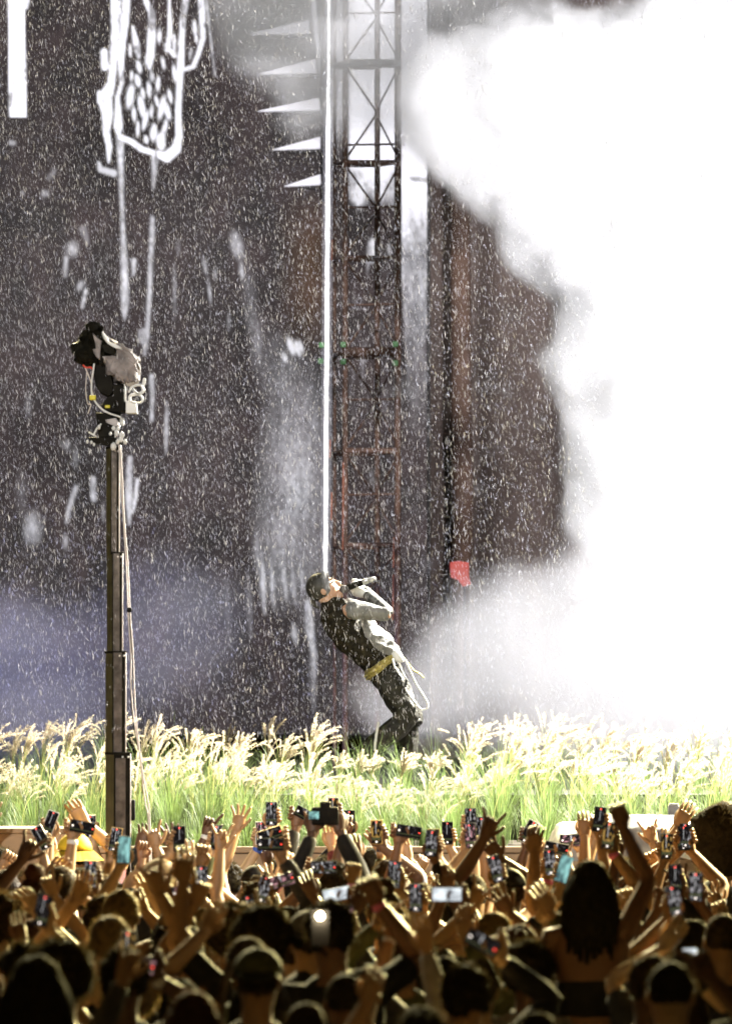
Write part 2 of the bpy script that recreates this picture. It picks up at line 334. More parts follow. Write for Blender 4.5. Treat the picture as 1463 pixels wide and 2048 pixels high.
# ------------------------------------------------------------------ truss tower
YT = 50.0
tw = empty('truss_tower', at(745, 1500, YT), 'rust brown steel lattice tower rising behind the singer', 'truss')
def pipe(name, a, b, r, m, parent, sides=8):
    return tubeobj(name, [a, b], r, m, parent, sides, k=1)
cols = [(690, YT, .026), (795, YT, .030), (754, YT + .6, .026), (669, YT + .6, .016)]
for px, y, r in cols:
    a = at(px, -120, y); b = at(px, 1250, y); b.z = 2.1; pipe('upright', b, a, r, M_rust, tw)
def tp(px, py, back=False): return at(px, py, YT + (.6 if back else 0))
for y, r in ((127, .04), (325, .024), (515, .018), (705, .05), (902, .03), (-60, .03), (1090, .02)):
    pipe('crossbar', tp(688, y), tp(797, y), r, M_rust, tw)
    pipe('crossbar', tp(667, y + 6, True), tp(756, y + 6, True), r * .7, M_rust, tw)
    pipe('side_bar', tp(688, y), tp(667, y + 6, True), r * .6, M_rust, tw); pipe('side_bar', tp(797, y), tp(756, y + 6, True), r * .6, M_rust, tw)
for y in (27, 290, 415, 610, 800, 990):
    pipe('crossbar', tp(690, y), tp(795, y - 2), .010, M_rust, tw)
levels = [-60, 127, 325, 515, 705, 902, 1090, 1230]
for a, b in zip(levels, levels[1:]):
    mid = (a + b) / 2
    pipe('brace', tp(692, a + 8), tp(754, mid, True), .010, M_rust, tw); pipe('brace', tp(754, mid, True), tp(692, b - 8), .010, M_rust, tw)
    pipe('brace', tp(795, a + 10), tp(754, mid - 8, True), .009, M_rust, tw); pipe('brace', tp(754, mid + 8, True), tp(795, b - 10), .009, M_rust, tw)
M_grn = emat('green_indicator', (.12, .3, .12), .22)
for px, py in ((686, 689), (790, 688), (686, 723), (790, 726), (643, 690), (641, 722)):
    bm = bmesh.new(); p = at(px, py, YT - .05); add_box(bm, p, (.05, .03, .05), bev=.01)
    child(obj('indicator_light', bm, M_grn), tw)
M_org = emat('orange_strip', (.5, .16, .08), .13)
for px, a, b in ((787, 1075, 1135), (786, 1150, 1240), (686, 925, 1100), (664, 480, 520), (660, 880, 915), (663, 985, 1040)):
    pipe('led_strip', at(px, a, YT - .04), at(px - 1, b, YT - .04), .006, M_org, tw, 6)

# ------------------------------------------------------------------ added glowing wedges imitating bright screen between decks, by the tower
M_wedge = emat('screen_gap_glow', (.86, .84, .92), .9)
wing = empty('stage_wing', at(600, 1400, 55.5), 'five added glowing wedges for bright screen gaps beside the lattice tower', 'stage wing')
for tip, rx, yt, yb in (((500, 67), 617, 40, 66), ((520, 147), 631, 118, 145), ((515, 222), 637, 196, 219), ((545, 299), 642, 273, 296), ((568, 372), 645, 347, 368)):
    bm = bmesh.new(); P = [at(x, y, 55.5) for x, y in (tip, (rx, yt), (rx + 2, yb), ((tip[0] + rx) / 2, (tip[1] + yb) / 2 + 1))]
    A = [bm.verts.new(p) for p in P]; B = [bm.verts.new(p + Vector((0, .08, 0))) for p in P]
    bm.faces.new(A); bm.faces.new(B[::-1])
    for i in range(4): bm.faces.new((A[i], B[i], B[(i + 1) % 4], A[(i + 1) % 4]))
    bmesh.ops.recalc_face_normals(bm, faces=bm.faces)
    fn = child(obj('glow_wedge', bm, M_wedge, smooth=False), wing)
    for t in (.62, .80, .84):
        x = tip[0] + (rx - tip[0]) * t
        s = pipe('strut', at(x, yt - 2 + (1 - t) * 22, 55.4), at(x + 3, yb + 5, 55.4), .012, M_black, None); s.parent = fn; s.matrix_parent_inverse = Matrix.Translation(-wing.location)
    child(box('shelf_edge', at((tip[0] + rx) / 2 + 20, yb + 7, 55.6), ((rx - tip[0]) * .005 * .8, .1, .035), M_edge, rot=Matrix.Rotation(0, 3, 'Y')), wing)
pipe('wing_post', at(647, 400, 55.5), at(643, -120, 55.5), .03, M_edge, wing)

# ------------------------------------------------------------------ thin line of light behind the singer
ls = empty('light_line', at(650, 1160, 54), 'thin brilliant white vertical line of light ending behind the head of the singer', 'light line')
M_line = emat('brilliant_white_light', (1, .98, .99), 9)
bm = bmesh.new(); pts = []; rr = []; yy = -140
while yy < 1166:
    t = (yy + 140) / 1306; pts.append(at(657.5 - 7 * max(0, yy) / 1145 + random.uniform(-.4, .4), yy, 54)); rr.append((.009 if yy < 230 else .014) * random.uniform(.8, 1.15)); yy += 22
tube(bm, pts, rr, 8, k=2); child(obj('bright_core', bm, M_line), ls)
m = bpy.data.materials.new('halo_sleeve'); m.use_nodes = True; n = m.node_tree.nodes; l = m.node_tree.links; n.remove(n['Principled BSDF'])  # added see-through sleeve whose emission imitates the halo around the line
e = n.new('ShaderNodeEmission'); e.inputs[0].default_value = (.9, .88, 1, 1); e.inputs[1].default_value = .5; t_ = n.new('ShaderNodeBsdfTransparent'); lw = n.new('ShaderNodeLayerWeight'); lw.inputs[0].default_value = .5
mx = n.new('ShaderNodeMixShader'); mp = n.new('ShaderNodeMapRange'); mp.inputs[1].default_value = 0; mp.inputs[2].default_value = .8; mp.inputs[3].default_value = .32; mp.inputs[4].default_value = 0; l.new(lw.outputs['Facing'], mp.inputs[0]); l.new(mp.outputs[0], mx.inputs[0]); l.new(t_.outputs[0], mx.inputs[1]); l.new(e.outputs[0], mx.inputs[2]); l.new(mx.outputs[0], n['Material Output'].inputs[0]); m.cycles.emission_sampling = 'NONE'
tubeobj('halo_sleeve', [at(657.5, -140, 54), at(657.5, 0, 54), at(650.5, 1166, 54)], .055, m, ls, 24, k=1)
tubeobj('hanging_cable', [at(657.5, -140, 54), at(658, -900, 54)], .01, M_black, ls)

# ------------------------------------------------------------------ red panel
rp = empty('red_panel', at(920, 1500, 50), 'small glowing red cloth panel on a thin post beside the rising smoke', 'panel')
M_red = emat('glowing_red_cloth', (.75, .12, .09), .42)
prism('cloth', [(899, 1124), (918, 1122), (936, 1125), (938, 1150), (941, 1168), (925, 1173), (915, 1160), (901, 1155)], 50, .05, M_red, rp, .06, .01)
pipe('post', at(928, 1172, 50.03), at(930, 1480, 50.03), .012, M_edge, rp)

# ------------------------------------------------------------------ smoke and mist volumes
def volume(name, label, lobes, Y, depth, dens, t0, t1, namp, nscale, vox, stretch=(1, 1, 1), aniso=.1, col=(1, 1, 1), label_cat='smoke'):
    P = [(at(px, py, Y), r * Y / F / .62) for px, py, r in lobes]
    lo = Vector((min(p.x - r for p, r in P), Y - depth, min(p.z - r for p, r in P))); hi = Vector((max(p.x + r for p, r in P), Y + depth, max(p.z + r for p, r in P)))
    hi.x = min(hi.x, 4.6); lo.x = max(lo.x, -4.6); hi.z = min(hi.z, 10.3); lo.z = max(lo.z, 2.12)
    ng = bpy.data.node_groups.new(name, 'GeometryNodeTree'); ng.interface.new_socket('Geometry', in_out='OUTPUT', socket_type='NodeSocketGeometry')
    ng.interface.new_socket('Geometry', in_out='INPUT', socket_type='NodeSocketGeometry')
    N = ng.nodes; Lk = ng.links
    pos = N.new('GeometryNodeInputPosition'); acc = None
    def math_(op, a, b=None, clamp=False):
        x = N.new('ShaderNodeMath'); x.operation = op; x.use_clamp = clamp
        for i, v_ in enumerate((a, b)):
            if v_ is None: continue
            if isinstance(v_, (int, float)): x.inputs[i].default_value = v_
            else: Lk.new(v_, x.inputs[i])
        return x.outputs[0]
    for p, r in P:
        s = N.new('ShaderNodeVectorMath'); s.operation = 'SUBTRACT'; Lk.new(pos.outputs[0], s.inputs[0]); s.inputs[1].default_value = p
        d = N.new('ShaderNodeVectorMath'); d.operation = 'MULTIPLY'; Lk.new(s.outputs[0], d.inputs[0]); ry = min(r, depth)
        d.inputs[1].default_value = (1 / r, 1 / ry, 1 / r)
        e = N.new('ShaderNodeVectorMath'); e.operation = 'DOT_PRODUCT'; Lk.new(d.outputs[0], e.inputs[0]); Lk.new(d.outputs[0], e.inputs[1])
        q = math_('SUBTRACT', 1.0, e.outputs['Value'], True); q = math_('MULTIPLY', q, q)
        acc = q if acc is None else math_('ADD', acc, q)
    sc = N.new('ShaderNodeVectorMath'); sc.operation = 'MULTIPLY'; Lk.new(pos.outputs[0], sc.inputs[0]); sc.inputs[1].default_value = stretch
    for s_, a_ in ((nscale, namp), (nscale * 2.7, namp * .62), (nscale * 7, namp * .25), (nscale * .4, namp * .5)):
        nz = N.new('ShaderNodeTexNoise'); nz.inputs['Scale'].default_value = s_; nz.inputs['Detail'].default_value = 3; Lk.new(sc.outputs[0], nz.inputs['Vector'])
        acc = math_('ADD', acc, math_('MULTIPLY', math_('SUBTRACT', nz.outputs[0], .5), a_))
    mr = N.new('ShaderNodeMapRange'); mr.interpolation_type = 'SMOOTHSTEP'; Lk.new(acc, mr.inputs[0]); mr.inputs[1].default_value = t0; mr.inputs[2].default_value = t1; mr.inputs[3].default_value = 0; mr.inputs[4].default_value = dens
    vc = N.new('GeometryNodeVolumeCube'); Lk.new(mr.outputs[0], vc.inputs['Density']); vc.inputs['Min'].default_value = lo; vc.inputs['Max'].default_value = hi
    for ax, k in zip('XYZ', range(3)): vc.inputs['Resolution ' + ax].default_value = max(8, int((hi - lo)[k] / vox))
    m = bpy.data.materials.new(name); m.use_nodes = True; mn = m.node_tree.nodes; mn.remove(mn['Principled BSDF'])
    pv = mn.new('ShaderNodeVolumePrincipled'); pv.inputs['Color'].default_value = (*col, 1); pv.inputs['Density'].default_value = 1.0; pv.inputs['Anisotropy'].default_value = aniso
    m.node_tree.links.new(pv.outputs[0], mn['Material Output'].inputs['Volume'])
    sm = N.new('GeometryNodeSetMaterial'); sm.inputs['Material'].default_value = m; Lk.new(vc.outputs[0], sm.inputs[0])
    go = N.new('NodeGroupOutput'); Lk.new(sm.outputs[0], go.inputs[0])
    bm = bmesh.new(); add_box(bm, (lo + hi) / 2, hi - lo); o = obj(name, bm, m, smooth=False)
    md = o.modifiers.new('density', 'NODES'); md.node_group = ng
    tag(o, label, label_cat, kind='stuff'); return o
volume('smoke_cloud', 'huge billowing bank of dense white smoke filling the sky beside the tower',
       [(985, 205, 150), (880, 215, 85), (1130, 190, 160), (1300, 190, 190), (1460, 180, 190), (940, 320, 80), (1050, 390, 120), (1200, 430, 170), (1370, 450, 220), (1500, 420, 200),
        (1085, 500, 75), (1250, 630, 140), (1420, 700, 220), (1210, 730, 105), (1360, 900, 220), (1520, 900, 200), (1235, 900, 105), (1250, 1040, 110), (1430, 1090, 165), (1150, 520, 60)],
       46.5, 1.9, 5.0, .32, .85, 1.35, 1.3, .04)
volume('low_smoke', 'pale grey mist rolling low over the stage behind the grass',
       [(1000, 1255, 120), (1130, 1270, 150), (1330, 1300, 190), (900, 1335, 100), (1250, 1180, 130), (725, 1385, 52), (860, 1410, 90), (1050, 1390, 130), (1230, 1400, 150), (1440, 1400, 170), (780, 1440, 60), (1460, 1220, 150)],
       45.0, 1.3, .95, .18, 1.3, 1.1, 1.3, .06, label_cat='mist')
volume('thin_smoke', 'thin veil of drifting smoke in front of the lattice tower',
       [(960, 10, 110), (1060, -10, 100), (880, 60, 90), (560, 130, 100), (630, 220, 75), (480, 50, 80), (620, 40, 110), (730, 60, 120), (810, 150, 100), (740, 250, 70), (660, 130, 90), (900, 20, 100), (540, -30, 130)],
       47.5, 1.2, 1.9, .2, 1.4, 1.1, 1.4, .05, label_cat='smoke')
volume('blue_mist', 'faint blue lit mist low beside the camera mast',
       [(60, 1300, 120), (180, 1350, 130), (0, 1400, 150), (260, 1230, 90), (330, 1170, 90), (420, 1230, 90), (350, 1330, 110), (-60, 1280, 120), (120, 1440, 110)],
       47.5, 1.2, .2, .1, 1.4, .6, 1.2, .08, label_cat='mist')

# ------------------------------------------------------------------ rain
def build_rain(n):
    rs = np.random.RandomState(3)
    Y = rs.uniform(33.5, 55, n); px = rs.uniform(-40, 1500, n); py = rs.uniform(-40, 1500, n)
    keep = (py < 1470) | (rs.rand(n) < .25); Y, px, py = Y[keep], px[keep], py[keep]; n = len(Y)
    X = (px - HX) * Y / F; Z = CAMZ - (py - HY) * Y / F
    big = rs.rand(n) ** 5; ln = .016 + .032 * big + rs.uniform(0, .008, n); r = .0007 + .0014 * big
    tilt = rs.normal(.12, .22, n); ty = rs.normal(0, .15, n)
    c = np.stack([X, Y, Z], 1); d = np.stack([-np.sin(tilt), ty, np.cos(tilt)], 1); d /= np.linalg.norm(d, axis=1)[:, None]
    s = np.cross(d, [0, 1, 0]); s /= np.linalg.norm(s, axis=1)[:, None]; u = np.cross(d, s)
    vs = [c + d * ln[:, None] * .5, c - d * ln[:, None] * .5]
    for k in range(3):
        a = 2 * math.pi * k / 3; vs.append(c - d * (ln * .12)[:, None] + (s * math.cos(a) + u * math.sin(a)) * r[:, None])
    V = np.stack(vs, 1).reshape(-1, 3); f = []
    tri = [(0, 2, 3), (0, 3, 4), (0, 4, 2), (1, 3, 2), (1, 4, 3), (1, 2, 4)]
    Fc = (np.arange(n)[:, None, None] * 5 + np.array(tri)[None]).reshape(-1, 3)
    me = bpy.data.meshes.new('rain'); me.vertices.add(len(V)); me.vertices.foreach_set('co', V.ravel())
    me.loops.add(Fc.size); me.loops.foreach_set('vertex_index', Fc.ravel().astype(np.int32)); me.polygons.add(len(Fc))
    me.polygons.foreach_set('loop_start', np.arange(0, Fc.size, 3, dtype=np.int32)); me.update(calc_edges=True)
    tag(obj('rain', me, M_rain), 'countless bright raindrops falling over the whole stage', 'rain', kind='stuff')
build_rain(120000)

# ------------------------------------------------------------------ ornamental grass
class Soup:
    def __init__(s): s.v = []; s.f = []
    def add(s, vs, fs):
        b = len(s.v); s.v.extend(vs); s.f.extend([tuple(b + i for i in f) for f in fs])
    def build(s, name, m, smooth=True):
        me = bpy.data.meshes.new(name); me.from_pydata(s.v, [], s.f); me.update(); return obj(name, me, m, smooth=smooth)
def blade(S, p, d, h, bend, wd, segs=4):
    side = Vector((-d.y, d.x, 0)); side = (side * math.cos(random.uniform(-1, 1)) + Vector((0, 0, 0))).normalized() if side.length > 0 else Vector((1, 0, 0))
    vs = []; fs = []
    for i in range(segs + 1):
        t = i / segs; c = p + Vector((0, 0, h * (t - .38 * bend * t * t * t))) + d * (bend * h * t * t * .8)
        w_ = wd * (1 - t * .9)
        vs += [c - side * w_, c + side * w_]
        if i: fs.append((2 * i - 2, 2 * i - 1, 2 * i + 1, 2 * i))
    S.add(vs, fs)
G = Soup(); G2 = Soup(); PL = Soup()
def plume(S, p, d, h, bend, stemS, ln):
    """arching stem with a bristly foxtail head along its upper part"""
    pts = []
    for i in range(9):
        t = i / 8; pts.append(p + Vector((0, 0, h * (t - .34 * bend * t ** 4))) + d * (bend * h * t ** 3 * .62))
    stemv = []; stemf = []
    for i, c in enumerate(pts[:7]):
        stemv += [c + Vector((-.0012, 0, 0)), c + Vector((.0012, 0, 0))]
        if i: stemf.append((2 * i - 2, 2 * i - 1, 2 * i + 1, 2 * i))
    stemS.add(stemv, stemf)
    P = smooth_path(pts, 4); L_ = 0; head = [P[-1]]
    for a, b in zip(P[::-1], P[::-1][1:]):
        L_ += (a - b).length; head.append(b)
        if L_ > ln: break
    n = len(head)
    for k in range(95):
        t = random.random(); i = min(int(t * (n - 1)), n - 2); c = head[i].lerp(head[i + 1], t * (n - 1) - i)
        ax = (head[i] - head[i + 1]).normalized(); th = random.uniform(0, 6.283)
        o_ = ax.orthogonal(); o_ = Quaternion(ax, th) @ o_
        rr_ = .0125 * (math.sin(math.pi * min(1, t * .9 + .1)) ** .6 + .15) * random.uniform(.7, 1.2)
        tipp = c + o_ * rr_ + ax * rr_ * 1.1; sd = ax.cross(o_) * .0016
        S.add([c - sd, c + sd, tipp], [(0, 1, 2)])
# green blades in clumps on the planter bed
cl = []
for row, (yy_, zb) in enumerate(((36.28, 1.79), (36.75, 1.79), (37.15, 1.79), (37.55, 1.79), (37.95, 1.79), (38.3, 1.79), (38.85, 2.1), (39.4, 2.1))):
    hw = 731.5 * yy_ / F + .5; x = -hw + random.uniform(0, .2)
    while x < hw:
        cl.append((x, yy_ + random.uniform(-.12, .12), zb, row)); x += random.uniform(.2, .34)
for (x, y, zb, row) in cl:
    sing = (x - .05) ** 2 < .3 and row >= 6
    cf = .93 + .34 * noise.noise(Vector((x * 1.3, y * 2.0, 4)))
    hh = random.uniform(.52, .70) * cf * (.62 if row < 1 else 1) * (.75 if row >= 6 else 1)
    for k in range(95 if row < 4 else 45):
        a = random.uniform(0, 6.283); rr_ = random.uniform(0, .07); d = Vector((math.cos(a), math.sin(a), 0))
        blade(G, Vector((x, y, zb)) + d * rr_, d, hh * random.uniform(.55, 1.15), random.uniform(.08, 1.0) if row else random.uniform(.5, 1.6), random.uniform(.0016, .0034))
    npl = (0, 0, 2, 9, 18, 20, 18, 16)[row]
    for k in range(npl + (random.random() < .5)):
        a = random.gauss(0.2, .9) if random.random() < .8 else random.uniform(0, 6.28); d = Vector((math.cos(a), math.sin(a) * .5, 0))
        h = random.uniform(.52, .745) * cf * (.84 if row >= 6 else 1.0)
        if random.random() < .06: h *= 1.12
        if -.38 < x < .55: h *= (.70 if row < 6 else .6)
        plume(PL, Vector((x, y, zb)), d, h * (1 + .05 * (x > .5)), random.choice((random.uniform(.3, .8), random.uniform(.15, .6))), G2, random.uniform(.08, .17))
    if random.random() < .55:
        blade(G2, Vector((x, y, zb)), Vector((random.uniform(-1, 1), 0, 0)), random.uniform(.7, .9), random.uniform(.02, .25), .0022, 5)
tag(G.build('grass', M_grass), 'dense green fountain grass filling the raised planter', 'grass', kind='stuff')
tag(G2.build('grass_stems', mat('straw_stem', (.42, .42, .16), .6, trans=.4)), 'thin straw coloured stems rising out of the fountain grass', 'grass stems', kind='stuff')
tag(PL.build('grass_plumes', M_plume), 'cream feathery seed plumes glowing above the green grass', 'grass plumes', kind='stuff')

# ------------------------------------------------------------------ camera mast
YM = 34.6
mast = empty('camera_mast', (at(236, 1500, YM).x, YM, 0), 'telescopic black camera mast standing in front of the grass', 'mast')
zt = lambda py: at(0, py, YM).z
cxm = mast.location.x
rot = Matrix.Rotation(math.radians(24), 3, 'Z')
for wpx, ptop, pbot, dx in ((20, 893, 1110, -10), (24, 1104, 1310, -6), (31, 1302, 1512, -4), (38, 1504, 2300, 1)):
    wd = wpx * YM / F; ztop = zt(ptop); zbot = max(0.0, zt(pbot)); c = (cxm + dx * YM / F, YM, (ztop + zbot) / 2)
    s = child(box('mast_section', c, (wd, wd * 1.2, ztop - zbot), [M_black, M_greym, M_olive], rot=rot, bev=.004), mast)
    for p in s.data.polygons:
        nrm = p.normal
        p.material_index = 2 if nrm.x < -.5 else 0
    col_ = child(box('section_collar', (c[0], YM, ztop - .008), (wd * 1.08, wd * 1.28, .016), M_black, rot=rot, bev=.003), mast)
    f_ = rot @ Vector((0, -1, 0))
    g_ = child(box('face_plate', Vector(c) + f_ * (wd * .6 + .003) + (rot @ Vector((-.12 * wd, 0, 0))), (wd * .55, .005, (ztop - zbot) * .97), M_greym, rot=rot, bev=.001), mast)
    pipe('edge_rod', (c[0] + wd * .66, YM - wd * .45, zbot), (c[0] + wd * .66, YM - wd * .45, ztop - .01), .0035, M_cable, mast, 6)
    for k in range(3):
        bm = bmesh.new(); ball(bm, Vector(c) + f_ * (wd * .62) + Vector(((k - 1) * wd * .3, 0, (ztop - zbot) / 2 - .03)), .007, 2); child(obj('bolt', bm, M_white), mast)
child(box('base_plate', (cxm, YM, .03), (.8, .8, .06), M_black, bev=.01), mast)
for a in range(4):
    d = Matrix.Rotation(a * math.pi / 2 + .6, 3, 'Z') @ Vector((1, 0, 0)); pipe('outrigger', Vector((cxm, YM, .5)), Vector((cxm, YM, .04)) + d * .7, .02, M_black, mast)
bm = bmesh.new(); add_box(bm, at(264, 1620, YM), (.04, .08, .13), bev=.01); child(obj('cable_clamp', bm, M_black), mast)
# cables along the mast
def cab(name, P, r, m, par, Y=YM - .1): return tubeobj(name, [at(x, y, Y + (q[2] if len(q) > 2 else 0)) for q in [p for p in P] for x, y in [q[:2]]], r, m, par, 6)
cab('cable', [(238, 890), (242, 960), (246, 1020), (252, 1120), (256, 1210), (258, 1250), (262, 1310), (262, 1360), (266, 1420), (278, 1500), (290, 1600), (298, 1660), (300, 1900)], .0042, M_cable, mast)
cab('cable', [(241, 890), (245, 960), (249, 1040), (256, 1130), (260, 1215), (262, 1250), (266, 1300), (270, 1400), (277, 1480), (288, 1560), (300, 1640), (306, 1900)], .0042, M_cable, mast)
cab('cable', [(258, 1216), (263, 1290), (266, 1330), (263, 1390), (266, 1440), (276, 1500)], .0028, mat('black_cable', (.02, .02, .02)), mast)
bm = bmesh.new(); add_box(bm, at(259, 1220, YM - .1), (.03, .03, .03), bev=.008); child(obj('cable_tie', bm, M_black), mast)

# ------------------------------------------------------------------ broadcast camera on the mast
Z3 = lambda P: [(100 + x * .205, 600 + y * .205) for x, y in P]
bc = empty('broadcast_camera', at(228, 890, YM), 'broadcast camera wrapped in black and grey rain covers on top of the mast', 'camera')
prism('black_cover', Z3([(222, 500), (262, 455), (310, 360), (350, 335), (400, 275), (450, 268), (510, 290), (560, 380), (640, 470), (650, 560), (560, 610), (440, 640), (330, 640), (275, 610)]), YM, .30, M_blkcl, bc, .1, .05)
prism('grey_cover', Z3([(520, 330), (560, 375), (660, 420), (770, 500), (845, 570), (850, 640), (858, 780), (820, 812), (720, 818), (632, 812), (590, 720), (545, 600), (520, 560), (600, 560), (648, 545), (635, 460), (560, 430)]), YM - .03, .33, M_grycl, bc, .06, .035)
for P in ([(690, 550), (760, 660), (835, 800)], [(600, 610), (650, 700), (730, 810)], [(560, 560), (660, 580), (790, 640)], [(740, 520), (800, 600), (852, 700)], [(650, 560), (720, 680), (780, 810)]):
    tubeobj('cover_fold', [at(*p, YM - .185) for p in Z3(P)], [.004, .013, .005], M_grycl, bc, 8)
prism('grey_flap', Z3([(420, 315), (450, 350), (505, 400), (500, 520), (495, 585), (450, 560), (420, 490), (450, 480), (440, 400)]), YM - .12, .1, M_grycl, bc, .1, .008)
prism('black_strap', Z3([(500, 440), (560, 420), (640, 470), (648, 555), (600, 545), (530, 520)]), YM - .16, .12, M_blkcl, bc, .1, .008)
prism('white_edge_roll', Z3([(505, 315), (530, 330), (560, 400), (640, 430), (700, 465), (720, 500), (640, 480), (560, 425), (520, 370)]), YM - .18, .08, M_white, bc, .1, .004)
prism('pan_head_arm', Z3([(430, 600), (545, 600), (600, 720), (628, 830), (622, 920), (580, 955), (500, 920), (455, 850), (430, 740)]), YM - .02, .16, M_black, bc, .06)
prism('tilt_motor', Z3([(622, 825), (720, 825), (738, 900), (740, 1100), (650, 1110), (540, 1090), (500, 1040), (560, 960), (622, 930)]), YM, .2, M_black, bc, .05)
prism('handle', Z3([(780, 510), (860, 555), (884, 590), (872, 598), (846, 575), (778, 535)]), YM - .1, .03, M_white, bc, .05)
prism('battery_box', Z3([(742, 985), (840, 990), (850, 1040), (860, 1110), (744, 1110)]), YM - .05, .12, M_white, bc, .03)
tubeobj('cable_loop', [at(*p, YM - .12) for p in Z3([(770, 900), (800, 850), (880, 830), (905, 880), (880, 920), (830, 900), (810, 870), (850, 910), (900, 950), (890, 1000), (820, 1000), (780, 980)])], .007, M_white, bc, 6)
tubeobj('cable_loop', [at(*p, YM - .1) for p in Z3([(925, 770), (905, 850), (915, 880), (880, 910), (790, 930), (780, 980), (800, 1000)])], .010, M_white, bc, 6)
tubeobj('cable_loop', [at(*p, YM - .1) for p in Z3([(728, 815), (735, 870), (738, 990)])], .005, M_white, bc, 6)
tubeobj('signal_cable', [at(*p, YM - .14) for p in Z3([(440, 560), (425, 680), (408, 800), (408, 900), (430, 970), (500, 1060), (590, 1110), (680, 1140), (710, 1180), (715, 1225)])], .006, M_white, bc, 6)
tubeobj('signal_cable', [at(*p, YM - .14) for p in Z3([(340, 645), (370, 720), (400, 800), (410, 880), (425, 960)])], .004, M_cable, bc, 6)
tubeobj('signal_cable', [at(*p, YM - .14) for p in Z3([(360, 700), (350, 880), (370, 1010), (400, 1020), (370, 1110)])], .003, M_cable, bc, 6)
for P in ([(325, 635), (345, 655), (365, 660)], [(375, 660), (395, 655), (412, 670)]): tubeobj('red_plug', [at(*p, YM - .14) for p in Z3(P)], .006, M_redpl, bc, 6)
child(box('yellow_tape', at(*Z3([(418, 953)])[0], YM - .145), (.04, .03, .03), M_yellow, bev=.006), bc)
child(box('yellow_label', at(*Z3([(562, 1040)])[0], YM - .11), (.03, .02, .018), M_yellow, bev=.004), bc)
# mount
prism('mount_plate', Z3([(450, 1100), (700, 1110), (690, 1180), (640, 1240), (640, 1350), (480, 1350), (460, 1200)]), YM, .14, M_black, bc, .05)
prism('leveling_ring', Z3([(370, 1345), (640, 1345), (740, 1380), (720, 1405), (600, 1425), (420, 1400)]), YM, .2, M_black, bc, .05)
prism('mount_bracket', Z3([(540, 1170), (650, 1150), (690, 1240), (640, 1240), (550, 1200)]), YM - .07, .1, M_greym, bc, .05)
tubeobj('crank', [at(*p, YM - .1) for p in Z3([(380, 1290), (430, 1320), (465, 1345), (430, 1310), (455, 1260), (500, 1210)])], .006, M_white, bc, 6, k=1)
for x, y, r in ((480, 1240, .011), (365, 1383, .008), (405, 1388, .008), (430, 1410, .008), (590, 1305, .009), (620, 1250, .011), (650, 1300, .014), (665, 1255, .010), (700, 1320, .016), (690, 1360, .014), (735, 1385, .012), (660, 1385, .012), (620, 1430, .018), (770, 1285, .006), (705, 1195, .014), (715, 1170, .009)):
    bm = bmesh.new(); ball(bm, at(*Z3([(x, y)])[0], YM - .12), (r, r, r * 1.4), 2, rough=.3); child(obj('knob', bm, M_white), bc)

ec = empty('equipment_case', (at(40, 1, 35.4).x, 35.4, 0), 'beige board case standing beside the planter, past the camera mast', 'case')
child(box('case_body', (at(40, 1, 35.4).x, 35.4, .96), (.75, .5, 1.92), M_wood, bev=.02), ec); child(box('case_lid', (at(40, 1, 35.4).x, 35.4, 1.935), (.78, .53, .035), M_wood, bev=.01), ec)

# ------------------------------------------------------------------ tarpaulin and small box by the stage
bm = bmesh.new(); YQ = 34.9; prof = [(1085, 1735), (1092, 1690), (1110, 1650), (1150, 1640), (1190, 1630), (1262, 1624), (1300, 1625), (1350, 1632), (1395, 1652), (1408, 1690), (1412, 1740)]
rings = []
for j in range(9):
    t = j / 8; row = []
    for i, (x, y) in enumerate(prof):
        k = math.sin(math.pi * t) ** .5; p = at(x, 1760 - (1760 - y) * (.35 + .65 * k), YQ); p.y = YQ - .45 + .9 * t
        p += Vector((noise.noise(p * 6), 0, noise.noise(p * 5 + Vector((3, 3, 3))))) * .03; row.append(bm.verts.new(p))
    rings.append(row)
for a, b in zip(rings, rings[1:]):
    for i in range(len(prof) - 1): bm.faces.new((a[i], a[i + 1], b[i + 1], b[i]))
bmesh.ops.subdivide_edges(bm, edges=bm.edges[:], cuts=2, use_grid_fill=True)
for v in bm.verts: v.co += Vector((0, 0, 1)) * noise.noise(Vector((v.co.x * 14, v.co.y * 3, v.co.z * 5))) * .02
tg = empty('covered_monitor', (at(1250, 1, YQ).x, YQ, 0), 'stage monitor under a wrinkled grey tarpaulin in front of the planter', 'covered monitor')
child(obj('tarpaulin', bm, M_tarp), tg)
child(box('plinth', (at(1250, 1, YQ).x, YQ, .82), (.85, .7, 1.64), M_black), tg)
gb = empty('small_speaker', at(1345, 1632, 35), 'small grey speaker box perched on the tarpaulin', 'speaker')
child(box('cabinet', at(1346, 1621, 35), (.072, .06, .066), mat('mid_grey_box', (.16, .17, .2), .5), bev=.006), gb); child(box('top_lip', at(1346, 1609, 34.99), (.06, .05, .012), M_tarp, bev=.003), gb)

